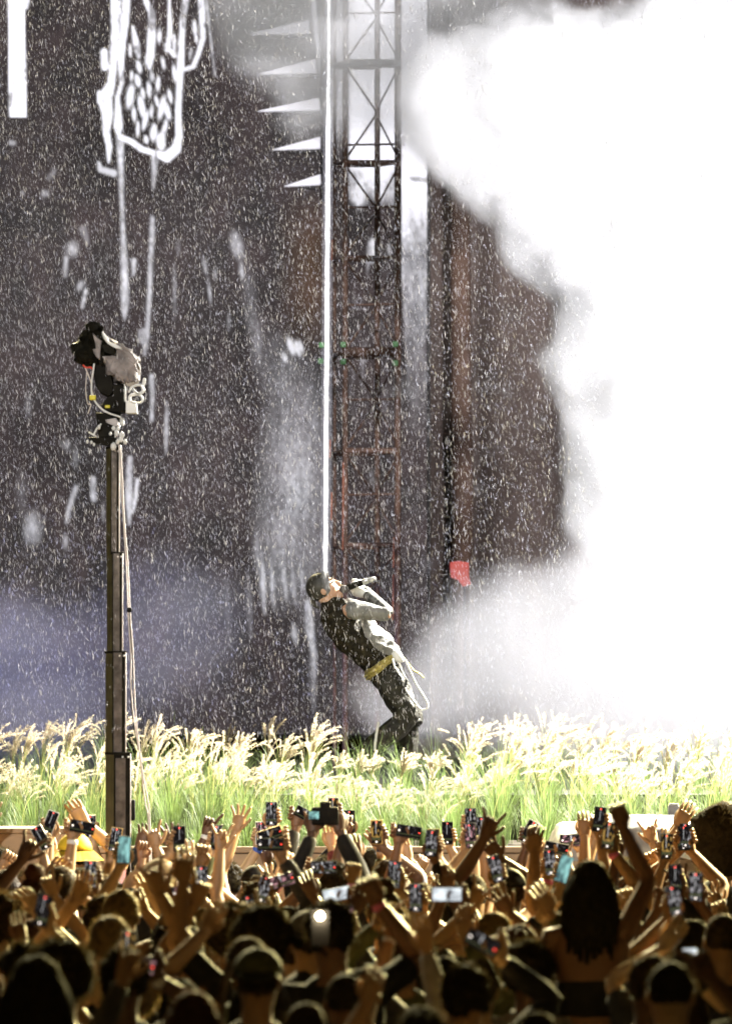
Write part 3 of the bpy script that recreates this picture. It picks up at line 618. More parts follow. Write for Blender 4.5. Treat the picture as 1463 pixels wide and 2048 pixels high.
# ------------------------------------------------------------------ people
def skinmat(name, c): return mat(name, c, .55, 0, .12, 6)
SK = [skinmat('fair_skin', (.46, .31, .18)), skinmat('tan_skin', (.35, .215, .115)), skinmat('olive_skin', (.28, .165, .085)), skinmat('brown_skin', (.19, .10, .055)), skinmat('dark_skin', (.10, .052, .03))]
HAIRC = {'black': mat('black_hair', (.035, .026, .012), .75, 0, .5, 30, .8, trans=.5), 'brown': mat('brown_hair', (.07, .045, .02), .75, 0, .5, 30, .8, trans=.5), 'blonde': mat('blonde_hair', (.22, .15, .06), .7, 0, .4, 30, .8, trans=.4), 'auburn': mat('auburn_hair', (.09, .04, .018), .7, 0, .4, 30, .8, trans=.5)}
CL = {'black': (.012, .011, .010), 'charcoal': (.04, .038, .036), 'white': (.55, .53, .5), 'olive': (.07, .075, .03), 'navy': (.02, .025, .06), 'maroon': (.10, .015, .015), 'grey': (.2, .19, .18), 'tan': (.25, .17, .09), 'teal': (.02, .09, .09), 'purple': (.08, .03, .14)}
CM = {k: mat(k + '_cotton', v, .85, 0, .3, 12, .3) for k, v in CL.items()}
CAPM = {k: mat(k + '_cap_cloth', v, .8, 0, .2, 20, .2) for k, v in {**CL, 'yellow': (.75, .5, .03), 'red': (.4, .03, .03)}.items()}
M_band = {'blue': mat('blue_wristband', (.05, .12, .5), .5), 'pink': mat('pink_wristband', (.6, .15, .3), .5), 'white': mat('white_wristband', (.7, .7, .7), .5)}
M_eye = mat('eye_white', (.7, .7, .68), .3)

def hand(bm, wrist, h, nrm, side, pose, mi=0, s=1.0):
    """five fingered hand; h along the hand, nrm out of the palm, side=+1 thumb towards h x nrm"""
    h = h.normalized(); nrm = (nrm - h * nrm.dot(h)).normalized(); x = h.cross(nrm) * side
    W = lambda a, b, c: wrist + (x * a + nrm * b + h * c) * s
    tube(bm, [W(0, 0, -.01), W(0, 0, .03), W(.002, 0, .065), W(0, 0, .092)], [.026 * s, .036 * s, .042 * s, .040 * s], 8, [(1, .8), (1, .5), (1, .42), (1, .36)], up=nrm, k=2, mi=mi)
    xs = (.032, .011, -.011, -.031); lens = (.070, .078, .073, .056)
    for i, (fx, ln) in enumerate(zip(xs, lens)):
        r = .0088 * s
        p = pose
        if pose == 'horns': p = 'open' if i in (0, 3) else 'fist'
        if pose == 'point': p = 'open' if i == 0 else 'fist'
        if p == 'open': P = [W(fx, 0, .085), W(fx * 1.35, .004, .085 + ln * .45), W(fx * 1.75, .008, .085 + ln * .8), W(fx * 1.95, .014, .085 + ln)]
        elif p == 'fist': P = [W(fx, 0, .085), W(fx, .03, .108), W(fx, .048, .085), W(fx, .034, .058)]
        elif p == 'relaxed': P = [W(fx, 0, .085), W(fx * 1.1, .014, .085 + ln * .4), W(fx * 1.15, .034, .085 + ln * .7), W(fx * 1.1, .055, .085 + ln * .85)]
        else:
            z = .10 - i * .020; P = [W(-.030, .0, z), W(-.047, .010, z + .008), W(-.047, .028, z + .012), W(-.032, .034, z + .014)]
        tube(bm, P, [r * 1.1, r, r * .92, r * .75], 6, up=nrm, k=2, mi=mi)
    r = .0105 * s
    if pose in ('open', 'point', 'horns'): P = [W(.025, .002, .02), W(.05, .01, .045), W(.068, .014, .07), W(.078, .016, .09)]
    elif pose == 'fist': P = [W(.025, .005, .02), W(.042, .03, .045), W(.03, .05, .065), W(.01, .054, .07)]
    elif pose == 'relaxed': P = [W(.025, .002, .02), W(.045, .02, .045), W(.05, .035, .07), W(.045, .045, .09)]
    else: P = [W(.022, .0, .02), W(.046, .010, .05), W(.046, .028, .078), W(.034, .034, .098)]
    tube(bm, P, [r * 1.15, r, r * .9, r * .7], 6, up=nrm, k=2, mi=mi)

def ik(sh, tgt, l1, l2, pole):
    d = tgt - sh; D = d.length; m_ = (l1 + l2) * .985
    if D > m_: d = d * (m_ / D); D = m_
    e = d.normalized(); a = (l1 * l1 - l2 * l2 + D * D) / (2 * D); hh = math.sqrt(max(1e-6, l1 * l1 - a * a))
    p = pole - e * pole.dot(e); p.normalize()
    return sh + e * a + p * hh, sh + d

def hair_obj(kind, c, s, m, yaw_m):
    """hair around head centre c"""
    bm = bmesh.new(); up = Vector((0, 0, 1))
    def fuzz(center, rad, n, ln, down=0.0, lo=-.4):
        for _ in range(n):
            d = Vector((random.gauss(0, 1), random.gauss(0, 1), random.gauss(0, 1))).normalized()
            if d.z < lo: d.z = -d.z
            b_ = center + Vector((d.x * rad.x, d.y * rad.y, d.z * rad.z)) * .97
            t_ = b_ + (d + Vector((random.uniform(-.6, .6), random.uniform(-.6, .6), random.uniform(-.6, .6) - down))).normalized() * ln * random.uniform(.5, 1.3)
            sd = d.cross(Vector((random.random(), random.random(), .3))).normalized() * .0022
            vs = [bm.verts.new(b_ - sd), bm.verts.new(b_ + sd), bm.verts.new(t_)]; bm.faces.new(vs)
    if 'afro' in kind:
        R = Vector((.125 if kind == 'afro' else .17, .125, .125 if kind == 'afro' else .20)) * s; cc = c + Vector((0, -.015, .045)) * s
        ball(bm, cc, R, 3, rough=.28, freq=4); fuzz(cc, R, 1500, .034 * s, lo=-.9)
    elif kind == 'curly':
        R = Vector((.096, .108, .108)) * s; cc = c + Vector((0, -.012, .028)) * s
        ball(bm, cc, R, 3, rough=.35, freq=5); fuzz(cc, R, 800, .026 * s)
        for _ in range(26):
            d = Vector((random.gauss(0, 1), random.gauss(-.3, 1), abs(random.gauss(.3, 1)))).normalized(); ball(bm, cc + Vector((d.x * R.x, d.y * R.y, d.z * R.z)) * .93, .022 * s, 1, rough=.3)
    elif kind in ('short', 'buzz'):
        k = 1 if kind == 'short' else .93; R = Vector((.086, .102, .102)) * s * k; cc = c + Vector((0, -.014, .022)) * s
        ball(bm, cc, R, 3, rough=.12 if kind == 'short' else .03, freq=6); fuzz(cc, R, 420 if kind == 'short' else 90, .015 * s, .3, -.2)
    elif kind in ('long', 'ponytail', 'bun', 'braids'):
        R = Vector((.090, .104, .103)) * s; cc = c + Vector((0, -.014, .022)) * s
        ball(bm, cc, R, 3, rough=.08, freq=6); fuzz(cc, R, 400, .024 * s, .8, -.2)
        if kind == 'long':
            for k_ in range(16):
                a = -math.pi * (.02 + .96 * k_ / 15); dx, dy = math.cos(a), math.sin(a)
                p0 = cc + Vector((dx * .07, dy * .08, .03)) * s; p1 = cc + Vector((dx * .10, dy * .115, -.05)) * s; p2 = cc + Vector((dx * .115, dy * .125 - .01, -.18)) * s; p3 = cc + Vector((dx * .12 + random.uniform(-.01, .01), dy * .12 - .02, -.30 - random.uniform(0, .08))) * s
                tube(bm, [p0, p1, p2, p3], [.016 * s, .027 * s, .026 * s, .010 * s], 6, k=2)
        elif kind == 'ponytail': tube(bm, [cc + Vector((0, -.09, .06)) * s, cc + Vector((0, -.15, .05)) * s, cc + Vector((.01, -.17, -.08)) * s, cc + Vector((.02, -.15, -.22)) * s], [.02 * s, .032 * s, .03 * s, .008 * s], 8)
        elif kind == 'bun': ball(bm, cc + Vector((0, -.05, .115)) * s, .048 * s, 3, rough=.25, freq=6)
        else:
            for sx in (-1, 1): tube(bm, [cc + Vector((.06 * sx, -.07, .0)) * s, cc + Vector((.10 * sx, -.09, -.12)) * s, cc + Vector((.11 * sx, -.08, -.3)) * s], [.022 * s, .02 * s, .012 * s], 8)
    return obj('hair', bm, m)
def cap_obj(kind, c, s, m, back=False):
    bm = bmesh.new(); cc = c + Vector((0, -.008, .03)) * s
    vs = ball(bm, cc, Vector((.094, .109, .095)) * s, 3)
    bmesh.ops.delete(bm, geom=[v for v in vs if v.co.z < cc.z - .012 * s], context='VERTS')
    if kind == 'cap':
        dy = -1 if back else 1
        tube(bm, [cc + Vector((0, .09 * dy, .0)) * s, cc + Vector((0, .14 * dy, -.005)) * s, cc + Vector((0, .185 * dy, -.018)) * s], [.075 * s, .075 * s, .05 * s], 12, [(1, .08), (1, .07), (1, .06)], up=Vector((0, 0, 1)), k=2)
    else:
        R0 = [bm.verts.new(cc + Vector((math.cos(a) * .102, math.sin(a) * .116, -.005)) * s) for a in [i * math.pi / 10 for i in range(20)]]
        R1 = [bm.verts.new(cc + Vector((math.cos(a) * .158, math.sin(a) * .172, -.055)) * s) for a in [i * math.pi / 10 for i in range(20)]]
        for i in range(20): bm.faces.new((R0[i], R0[(i + 1) % 20], R1[(i + 1) % 20], R1[i]))
    bmesh.ops.solidify(bm, geom=bm.faces[:], thickness=.004)
    ball(bm, cc + Vector((0, 0, .098)) * s, .008 * s, 1)
    return obj('cap' if kind == 'cap' else 'bucket_hat', bm, m)

class Person: pass
def make_person(x, y, H, skin, hairkind, hairc, shirt, arms, base=0.0, lean=0.0, hat=None, sleeve='short', seated=False, band=None):
    """arms: dict side(-1 left,+1 right) -> (target wrist point, pose, palm normal) or None"""
    s = H / 1.75; O = Vector((x, y, base)); S_ = lambda a, b, c: O + Vector((a + lean * c * .06, b, c)) * s
    bm = bmesh.new(); X = Vector((1, 0, 0))
    # continuous trunk, neck and head loft (facing +Y)
    prof = [(.80, .15, .11, 0), (.92, .165, .12, 0), (1.05, .135, .10, 0), (1.20, .155, .115, .0), (1.33, .185, .12, 0), (1.41, .185, .10, -.005), (1.455, .12, .075, -.01), (1.485, .062, .06, -.01), (1.53, .056, .058, 0), (1.56, .06, .075, .015), (1.60, .070, .092, .015), (1.65, .077, .100, .012), (1.70, .073, .096, .005), (1.735, .052, .07, 0), (1.748, .02, .03, 0)]
    tube(bm, [S_(0, p[3], p[0]) for p in prof], [1.0] * len(prof), 14, [(p[1] * s, p[2] * s) for p in prof], up=Vector((0, -1, 0)), k=1)
    hc = S_(0, .012, 1.645)
    ball(bm, hc + Vector((0, .105, -.015)) * s, Vector((.014, .02, .022)) * s, 1)          # nose
    for sx in (-1, 1):
        ball(bm, hc + Vector((.078 * sx, 0, -.01)) * s, Vector((.011, .022, .032)) * s, 1)  # ears
    # legs
    for sx in (-1, 1):
        if seated: P = [S_(.10 * sx, 0, .85), S_(.14 * sx, .30, .80), S_(.14 * sx, .36, .45), S_(.13 * sx, .30, .30)]
        else: P = [S_(.085 * sx, 0, .86), S_(.10 * sx, .01, .48), S_(.11 * sx, 0, .09)]
        tube(bm, P, ([.085 * s, .06 * s, .055 * s, .04 * s] if seated else [.085 * s, .057 * s, .04 * s]), 8, k=3)
        f0 = P[-1]; tube(bm, [f0 + Vector((0, -.03, -.04)) * s, f0 + Vector((0, .08, -.06)) * s, f0 + Vector((0, .17, -.065)) * s], [.04 * s, .04 * s, .025 * s], 8, k=2)
    sl = bmesh.new(); res = {}
    for sx in (-1, 1):
        sh = S_(.175 * sx, -.005, 1.405); a = arms.get(sx)
        if a is None:
            el = S_(.235 * sx, .02, 1.13); wr = S_(.22 * sx, .17, .96); h = (wr - el).normalized(); nr = Vector((-sx, 0, 0)); pose = 'relaxed'
        else:
            tgt, pose, nr = a; el, wr = ik(sh + Vector((0, 0, .03)) * s, tgt, .30 * s, .275 * s, Vector((sx * .8, .45, -.35)))
            if (wr - sh).z > .1: sh = sh + Vector((-.01 * sx, 0, .035)) * s
            h = (wr - el).normalized(); h = (h + Vector((0, 0, 1.2))).normalized() if 'grip' in pose else (h + Vector((0, 0, .5))).normalized()
        tube(bm, [S_(.10 * sx, 0, 1.38), sh, sh.lerp(el, .5), el, el.lerp(wr, .35), wr.lerp(el, .06), wr + h * .01], [.05 * s, .056 * s, .045 * s, .038 * s, .040 * s, .027 * s, .026 * s], 9, k=3)
        hand(bm, wr, h, nr, -sx if True else sx, pose, 0, s * 1.02)
        res[sx] = (wr, h, nr)
        if sleeve != 'none':
            end = .55 if sleeve == 'short' else 1.0
            P = [S_(.09 * sx, 0, 1.375), sh, sh.lerp(el, .5 if sleeve == 'long' else end * .6)]; R_ = [.07 * s, .068 * s, .060 * s]
            if sleeve == 'long': P += [el, el.lerp(wr, .5), el.lerp(wr, .88)]; R_ += [.052 * s, .048 * s, .038 * s]
            else: P += [sh.lerp(el, end + .1)]; R_ += [.060 * s]
            tube(sl, P, R_, 9, k=2)
    body = obj('person', bm, SK[skin])
    # origin at the feet
    body.data.transform(Matrix.Translation(-O)); body.location = O
    # shirt
    pr = [(.84, .172, .132), (.92, .176, .132), (1.05, .150, .115), (1.20, .168, .128), (1.33, .198, .132), (1.41, .190, .112), (1.455, .125, .085)]
    if seated: pr = [(p[0] + .0, p[1] * .97, p[2] * .97) for p in pr[2:4]]
    tube(sl, [S_(0, 0, p[0]) for p in pr], [1.0] * len(pr), 14, [(p[1] * s, p[2] * s) for p in pr], up=Vector((0, -1, 0)), k=2)
    if random.random() < .9:
        for v in sl.verts: v.co += Vector((noise.noise(v.co * 9), noise.noise(v.co * 8 + Vector((4, 0, 0))), 0)) * .008
    child(obj('shirt', sl, CM[shirt]), body)
    tr = bmesh.new()
    for sx in (-1, 1):
        P = [S_(.085 * sx, 0, .88), S_(.10 * sx, .01, .48), S_(.11 * sx, 0, .10)] if not seated else [S_(.10 * sx, 0, .86), S_(.14 * sx, .30, .81), S_(.14 * sx, .36, .45), S_(.13 * sx, .31, .34)]
        tube(tr, P, ([.10 * s, .075 * s, .07 * s, .06 * s] if seated else [.10 * s, .075 * s, .06 * s]), 8, k=2)
    child(obj('trousers', tr, CM['charcoal']), body)
    if hat: child(cap_obj(hat[0], hc, s, CAPM[hat[1]], len(hat) > 2), body)
    if hairkind and not (hat and hairkind in ('afro',)):
        ho = hair_obj(hairkind if not hat or hairkind in ('long', 'ponytail', 'braids') else 'buzz', hc if not hat else hc - Vector((0, 0, .012)), s, HAIRC[hairc], None); child(ho, body)
    if band:
        sx, colr_ = band; wr, h, nr = res[sx]; bm = bmesh.new(); d = h; tube(bm, [wr - d * .02, wr - d * .002], [.031 * s, .031 * s], 10, k=1); child(obj('wristband', bm, M_band[colr_]), body)
    P_ = Person(); P_.o = body; P_.hands = res; P_.head = hc; P_.s = s; return P_

# --- phones
def screen_mat(name, seed, tint, strength, style):
    m = bpy.data.materials.new(name); m.use_nodes = True; n = m.node_tree.nodes; l = m.node_tree.links; n.remove(n['Principled BSDF'])
    tc = n.new('ShaderNodeTexCoord'); sp = n.new('ShaderNodeSeparateXYZ'); l.new(tc.outputs['Generated'], sp.inputs[0])
    nz = n.new('ShaderNodeTexNoise'); nz.inputs['Scale'].default_value = 1.8 if style == 'bright' else 5; nz.inputs['Detail'].default_value = 3
    mp = n.new('ShaderNodeMapping'); mp.inputs['Location'].default_value = (seed * 1.7, seed, seed * .3); l.new(tc.outputs['Generated'], mp.inputs[0]); l.new(mp.outputs[0], nz.inputs['Vector'])
    rp = n.new('ShaderNodeValToRGB'); l.new(nz.outputs['Fac'], rp.inputs['Fac']); el = rp.color_ramp.elements
    lo = {'scene': .50, 'dim': .58, 'bright': .33}[style]; el[0].position = lo; el[1].position = lo + (.3 if style == 'bright' else .14)
    el[0].color = (.02, .016, .015, 1) if style != 'bright' else (.12 * tint[0], .12 * tint[1], .14 * tint[2], 1); el[1].color = (*tint, 1)
    def mth(op, a, b):
        x = n.new('ShaderNodeMath'); x.operation = op
        for i, q in enumerate((a, b)):
            if isinstance(q, (int, float)): x.inputs[i].default_value = q
            else: l.new(q, x.inputs[i])
        return x.outputs[0]
    line = mth('LESS_THAN', mth('ABSOLUTE', mth('SUBTRACT', sp.outputs[0], .44 + .03 * (seed % 3)), 0), .025); line = mth('MULTIPLY', line, mth('GREATER_THAN', sp.outputs[2], .45))
    grass = mth('LESS_THAN', mth('ABSOLUTE', mth('SUBTRACT', sp.outputs[2], .22), 0), .05)
    m1 = n.new('ShaderNodeMixRGB'); l.new(line, m1.inputs[0]); l.new(rp.outputs[0], m1.inputs[1]); m1.inputs[2].default_value = (1, 1, 1, 1)
    m2 = n.new('ShaderNodeMixRGB'); l.new(grass, m2.inputs[0]); l.new(m1.outputs[0], m2.inputs[1]); m2.inputs[2].default_value = (.12, .13, .06, 1)
    e = n.new('ShaderNodeEmission'); e.inputs[1].default_value = strength; l.new(m2.outputs[0] if style != 'bright' else rp.outputs[0], e.inputs[0]); l.new(e.outputs[0], n['Material Output'].inputs[0]); m.cycles.emission_sampling = 'NONE'
    return m
SCR = {'scene': [screen_mat('phone_picture', i, (.75, .72, .74), .55, 'scene') for i in range(5)], 'dim': [screen_mat('dim_phone_picture', i + 9, (.3, .28, .3), .5, 'dim') for i in range(4)],
       'white': [screen_mat('white_phone_picture', 3, (.9, .97, 1), 1.3, 'bright')], 'cyan': [screen_mat('cyan_phone_picture', 4, (.45, .9, .85), .9, 'bright')],
       'gold': [screen_mat('gold_phone_picture', 6, (1, .6, .15), .6, 'scene')], 'pink': [screen_mat('pink_phone_picture', 7, (.9, .45, .5), .8, 'scene')]}
M_case = {'black': mat('black_phone_case', (.012, .012, .012), .3), 'silver': mat('silver_phone_case', (.45, .43, .4), .3, .6), 'gold': mat('gold_phone_case', (.5, .33, .12), .35, .5), 'white': mat('white_phone_case', (.65, .65, .65), .4)}
M_rec = emat('red_record_dot', (1, .06, .03), 4); M_shut = emat('white_shutter_button', (1, .9, .8), 2)
def phone(c, roll, landscape, scr, case, label, yaw=0.0, pitch=0.0, rec=True):
    W_, H_ = (.142, .069) if landscape else (.069, .142)
    t = empty('smartphone', c, label, 'phone', 'phones held up by the crowd')
    R = Matrix.Rotation(yaw, 3, 'Z') @ Matrix.Rotation(pitch, 3, 'X') @ Matrix.Rotation(roll, 3, 'Y')
    def bx(name, cc, sz, m, bev): 
        b = bmesh.new(); add_box(b, cc, sz, None, bev); o = obj(name, b, m, t, smooth=False); return o
    bx('case', (0, 0, 0), (W_, .010, H_), M_case[case], .003)
    bx('screen', (0, -.0062, 0), (W_ - .008, .0012, H_ - .008), random.choice(SCR[scr]), 0)
    a = H_ * .5 if not landscape else W_ * .5
    if rec and scr not in ('white', 'cyan'):
        p = (0, -.0075, a - .012) if not landscape else (a - .012, -.0075, 0); bx('record_dot', p, (.007, .001, .005), M_rec, 0)
        p = (0, -.0075, -a + .016) if not landscape else (-a + .016, -.0075, 0); bx('shutter_button', p, (.009, .001, .009), M_shut, 0)
    bx('camera_bump', (W_ * .28, .0065, H_ * .38) , (.022, .004, .022), M_black, .001)
    t.rotation_euler = R.to_euler(); return t

ORD = ['front', 'second', 'third', 'fourth', 'fifth', 'sixth', 'seventh', 'eighth', 'ninth', 'tenth', 'eleventh', 'twelfth', 'thirteenth', 'fourteenth', 'fifteenth']
NTH = ['first', 'second', 'third', 'fourth', 'fifth', 'sixth', 'seventh']
LM = [(236, 'camera mast'), (655, 'light line'), (905, 'red panel'), (1250, 'tarpaulin')]
# hands the photograph shows, at their places: px, py (middle of hand or phone), distance, pose, phone look or None, tilt, landscape, case
HANDS = [
 (97, 1602, 33.4, 'grip', 'dim', .35, 0, 'silver'), (85, 1632, 32.3, 'grip', 'dim', -.5, 0, 'white'), (165, 1622, 31.2, 'grip', 'dim', .2, 1, 'black'), (183, 1628, 33.4, 'grip', 'scene', 0, 0, 'silver'),
 (245, 1685, 30.1, 'grip', 'cyan', .05, 0, 'black'), (312, 1662, 32.3, 'horns', None, 0, 0, 0), (278, 1668, 33.4, 'relaxed', None, 0, 0, 0), (345, 1672, 31.2, 'grip', 'dim', 0, 0, 'black'), (412, 1645, 33.4, 'point', None, 0, 0, 0), (437, 1640, 32.3, 'grip', 'scene', 0, 0, 'black'),
 (472, 1636, 33.4, 'open', None, 0, 0, 0), (537, 1624, 32.3, 'grip', 'dim', -.3, 1, 'gold'), (545, 1612, 33.4, 'grip', 'scene', 0, 0, 'black'), (515, 1664, 33.4, 'grip', 'pink', 0, 0, 'white'), (610, 1632, 32.3, 'grip', 'dim', .5, 1, 'black'), (669, 1606, 33.4, 'grip', 'gold', 0, 0, 'silver'), (705, 1640, 31.2, 'relaxed', None, 0, 0, 0),
 (690, 1640, 33.4, 'grip', 'dim', 0, 0, 'black'), (762, 1648, 33.4, 'grip', 'pink', 0, 0, 'black'), (820, 1612, 32.3, 'grip', 'dim', .15, 1, 'black'), (765, 1660, 32.3, 'grip', 'gold', 0, 0, 'gold'), (800, 1640, 33.4, 'relaxed', None, 0, 0, 0), (857, 1652, 31.2, 'grip', 'scene', .08, 0, 'black'), (875, 1680, 30.1, 'grip', 'gold', 0, 0, 'gold'),
 (937, 1638, 33.4, 'grip', 'scene', 0, 0, 'black'), (965, 1632, 32.3, 'grip', 'scene', 0, 0, 'black'), (900, 1664, 33.4, 'grip', 'dim', 0, 0, 'black'), (930, 1668, 31.2, 'grip', 'pink', -.1, 0, 'black'), (1000, 1690, 30.1, 'open', None, 0, 0, 0), (1060, 1618, 33.4, 'grip', 'dim', .5, 0, 'white'), (1098, 1690, 31.2, 'grip', 'scene', -.1, 0, 'gold'),
 (1140, 1640, 32.3, 'grip', 'pink', 0, 1, 'black'), (1165, 1622, 33.4, 'relaxed', None, 0, 0, 0), (1199, 1594, 32.3, 'grip', 'dim', .12, 0, 'black'), (1330, 1672, 31.2, 'grip', 'gold', 0, 0, 'black'), (1353, 1672, 33.4, 'grip', 'dim', 0, 0, 'black'), (1380, 1668, 32.3, 'grip', 'scene', 0, 0, 'black'), (1226, 1668, 30.1, 'grip', 'gold', .1, 0, 'black'),
 (675, 1790, 28.0, 'grip', 'white', -.2, 1, 'black'), (897, 1790, 27.0, 'grip', 'white', 0, 1, 'black'), (998, 1735, 29.0, 'grip', 'scene', -.3, 0, 'black'), (1395, 1922, 22.6, 'grip', 'white', 0, 0, 'black'), (545, 1690, 30.1, 'grip', 'dim', 0, 1, 'black'), (390, 1755, 29.0, 'grip', 'scene', 0, 0, 'black'), (555, 1762, 29.0, 'grip', 'pink', -.3, 1, 'black'),
 (1358, 1755, 28.0, 'grip', 'dim', 0, 0, 'black'), (1400, 1770, 27.0, 'grip', 'scene', 0, 0, 'black'), (290, 1925, 22.6, 'grip', 'pink', .3, 1, 'black'), (240, 1890, 23.7, 'grip', 'gold', 0, 0, 'black'), (845, 1790, 28.0, 'grip', 'scene', 0, 0, 'black'), (800, 1745, 29.0, 'grip', 'scene', .1, 0, 'black'), (1120, 1735, 29.0, 'grip', 'cyan', .3, 0, 'black'), (50, 1985, 21.5, 'grip', 'cyan', .2, 0, 'black'), (1300, 1845, 24.8, 'grip', 'white', .6, 1, 'black'), (160, 1760, 29.0, 'grip', 'scene', -.1, 0, 'black'), (640, 1735, 30.1, 'grip', 'scene', 0, 1, 'black'), (350, 1830, 25.9, 'grip', 'dim', 0, 0, 'black'), (975, 1885, 23.7, 'grip', 'dim', .5, 1, 'black'), (1075, 1950, 21.5, 'grip', 'dim', 0, 0, 'black')]
rows = [34.4, 33.4, 32.3, 31.2, 30.1, 29.0, 28.0, 27.0, 25.9, 24.8, 23.7, 22.6, 21.5, 20.5]
people = []
rnd = random.Random(11)
for ri, Y in enumerate(rows):
    half = 731.5 + 25; step = .45 * F / Y; px = -half + HX + rnd.uniform(0, step * .6)
    while px < HX + half:
        pxx = px
        if not (ri == 0 and (abs(px - 236) < 45 or 1085 < px < 1412)): people.append(dict(px=px + rnd.uniform(-14, 14), Y=Y + rnd.uniform(-.16, .16), row=ri, arms={}, ph=[]))
        px += step * rnd.uniform(.9, 1.12)
for hx, hy, Y, pose, scr, tilt, land, case in HANDS:
    best = None
    for p in people:
        if abs(rows[p['row']] - Y) > 1.3: continue
        for sx in (-1, 1):
            if sx in p['arms']: continue
            want = hx - sx * 26; d = abs(p['px'] - want) + 12 * abs(rows[p['row']] - Y) + (25 if p['arms'] else 0)
            if best is None or d < best[0]: best = (d, p, sx)
    _, p, sx = best; tz = at(hx, hy, p['Y'] + .15)
    p['arms'][sx] = [tz, pose, scr, tilt, land, case]
FIX = {}
def fixlook(px0, row, **k):
    c = min((p for p in people if p['row'] == row), key=lambda p: abs(p["px"] - px0)); c.update(k); return c
fixlook(1440, 1, hair=('tall_afro', 'black'), H=2.02, px=1442)
fixlook(137, 1, hat=('bucket', 'yellow'), H=1.95, px=137)
fixlook(1030, 4, hair=('afro', 'brown'), H=1.84, hat=('cap', 'black'), px=1030)
fixlook(350, 3, hat=('cap', 'tan', 1), H=1.86)
fixlook(140, 12, hair=('afro', 'black'), H=1.79, px=140)
fixlook(490, 9, hair=('afro', 'black'), H=1.8, px=492)
fixlook(590, 9, hat=('cap', 'grey', 1), H=1.82)
fixlook(490, 12, hat=('cap', 'olive', 1), px=488, H=1.8)
fixlook(385, 7, hat=('cap', 'tan', 1)); fixlook(600, 13, hair=('buzz', 'brown')); fixlook(1265, 12, hair=('short', 'brown'), H=1.78, px=1266)
fixlook(385, 13, hair=('long', 'auburn')); fixlook(1400, 13, hair=('buzz', 'black')); fixlook(1340, 12, hair=('long', 'brown'))
hk = ['short', 'short', 'curly', 'curly', 'long', 'long', 'ponytail', 'bun', 'buzz', 'afro', 'braids']; hcx = ['black', 'black', 'black', 'brown', 'brown', 'auburn', 'blonde']
shs = ['black', 'black', 'black', 'charcoal', 'charcoal', 'olive', 'navy', 'maroon', 'grey', 'olive', 'black']
hname = {'short': 'short {c} hair', 'curly': 'curly {c} hair', 'long': 'long {c} hair', 'ponytail': '{c} ponytail', 'bun': '{c} topknot', 'buzz': 'cropped {c} hair', 'afro': 'round {c} afro', 'tall_afro': 'tall {c} afro', 'braids': '{c} braids'}
def place_phrase(p, pool):
    row = sorted([q for q in pool if q['row'] == p['row']], key=lambda q: q['px'])
    near = {nm: min(row, key=lambda q: abs(q['px'] - x)) for x, nm in LM}
    r = ORD[p['row']] + ' row' if p['row'] < 13 else 'last row'
    for x, nm in LM:
        if near[nm] is p: return f'{r}, level with {nm}'
    i = row.index(p); cands = []
    for k, (x, nm) in enumerate(LM):
        j = row.index(near[nm]); toward = (LM[k + 1][1] if k + 1 < len(LM) else 'frame edge') if i > j else (LM[k - 1][1] if k else 'frame edge')
        cands.append((abs(i - j), nm, toward))
    d, nm, tw_ = min(cands)
    return f'{r}, {NTH[d - 1]} past {nm} ' + ('away from light line' if tw_ == 'frame edge' else f'toward {tw_}')
allp = []
people = [p for p in people if not (21.9 < p['Y'] < 24.9 and 1105 < p['px'] < 1250)]
for p in people:
    if p['Y'] < 25 and 1040 < p['px'] < 1310 and 'hair' not in p: p['arms'] = {}; p['calm'] = 1
people = [p for p in people if not (22.2 < p['Y'] < 26.3 and 1120 < p['px'] < 1235 and not p['arms'])]
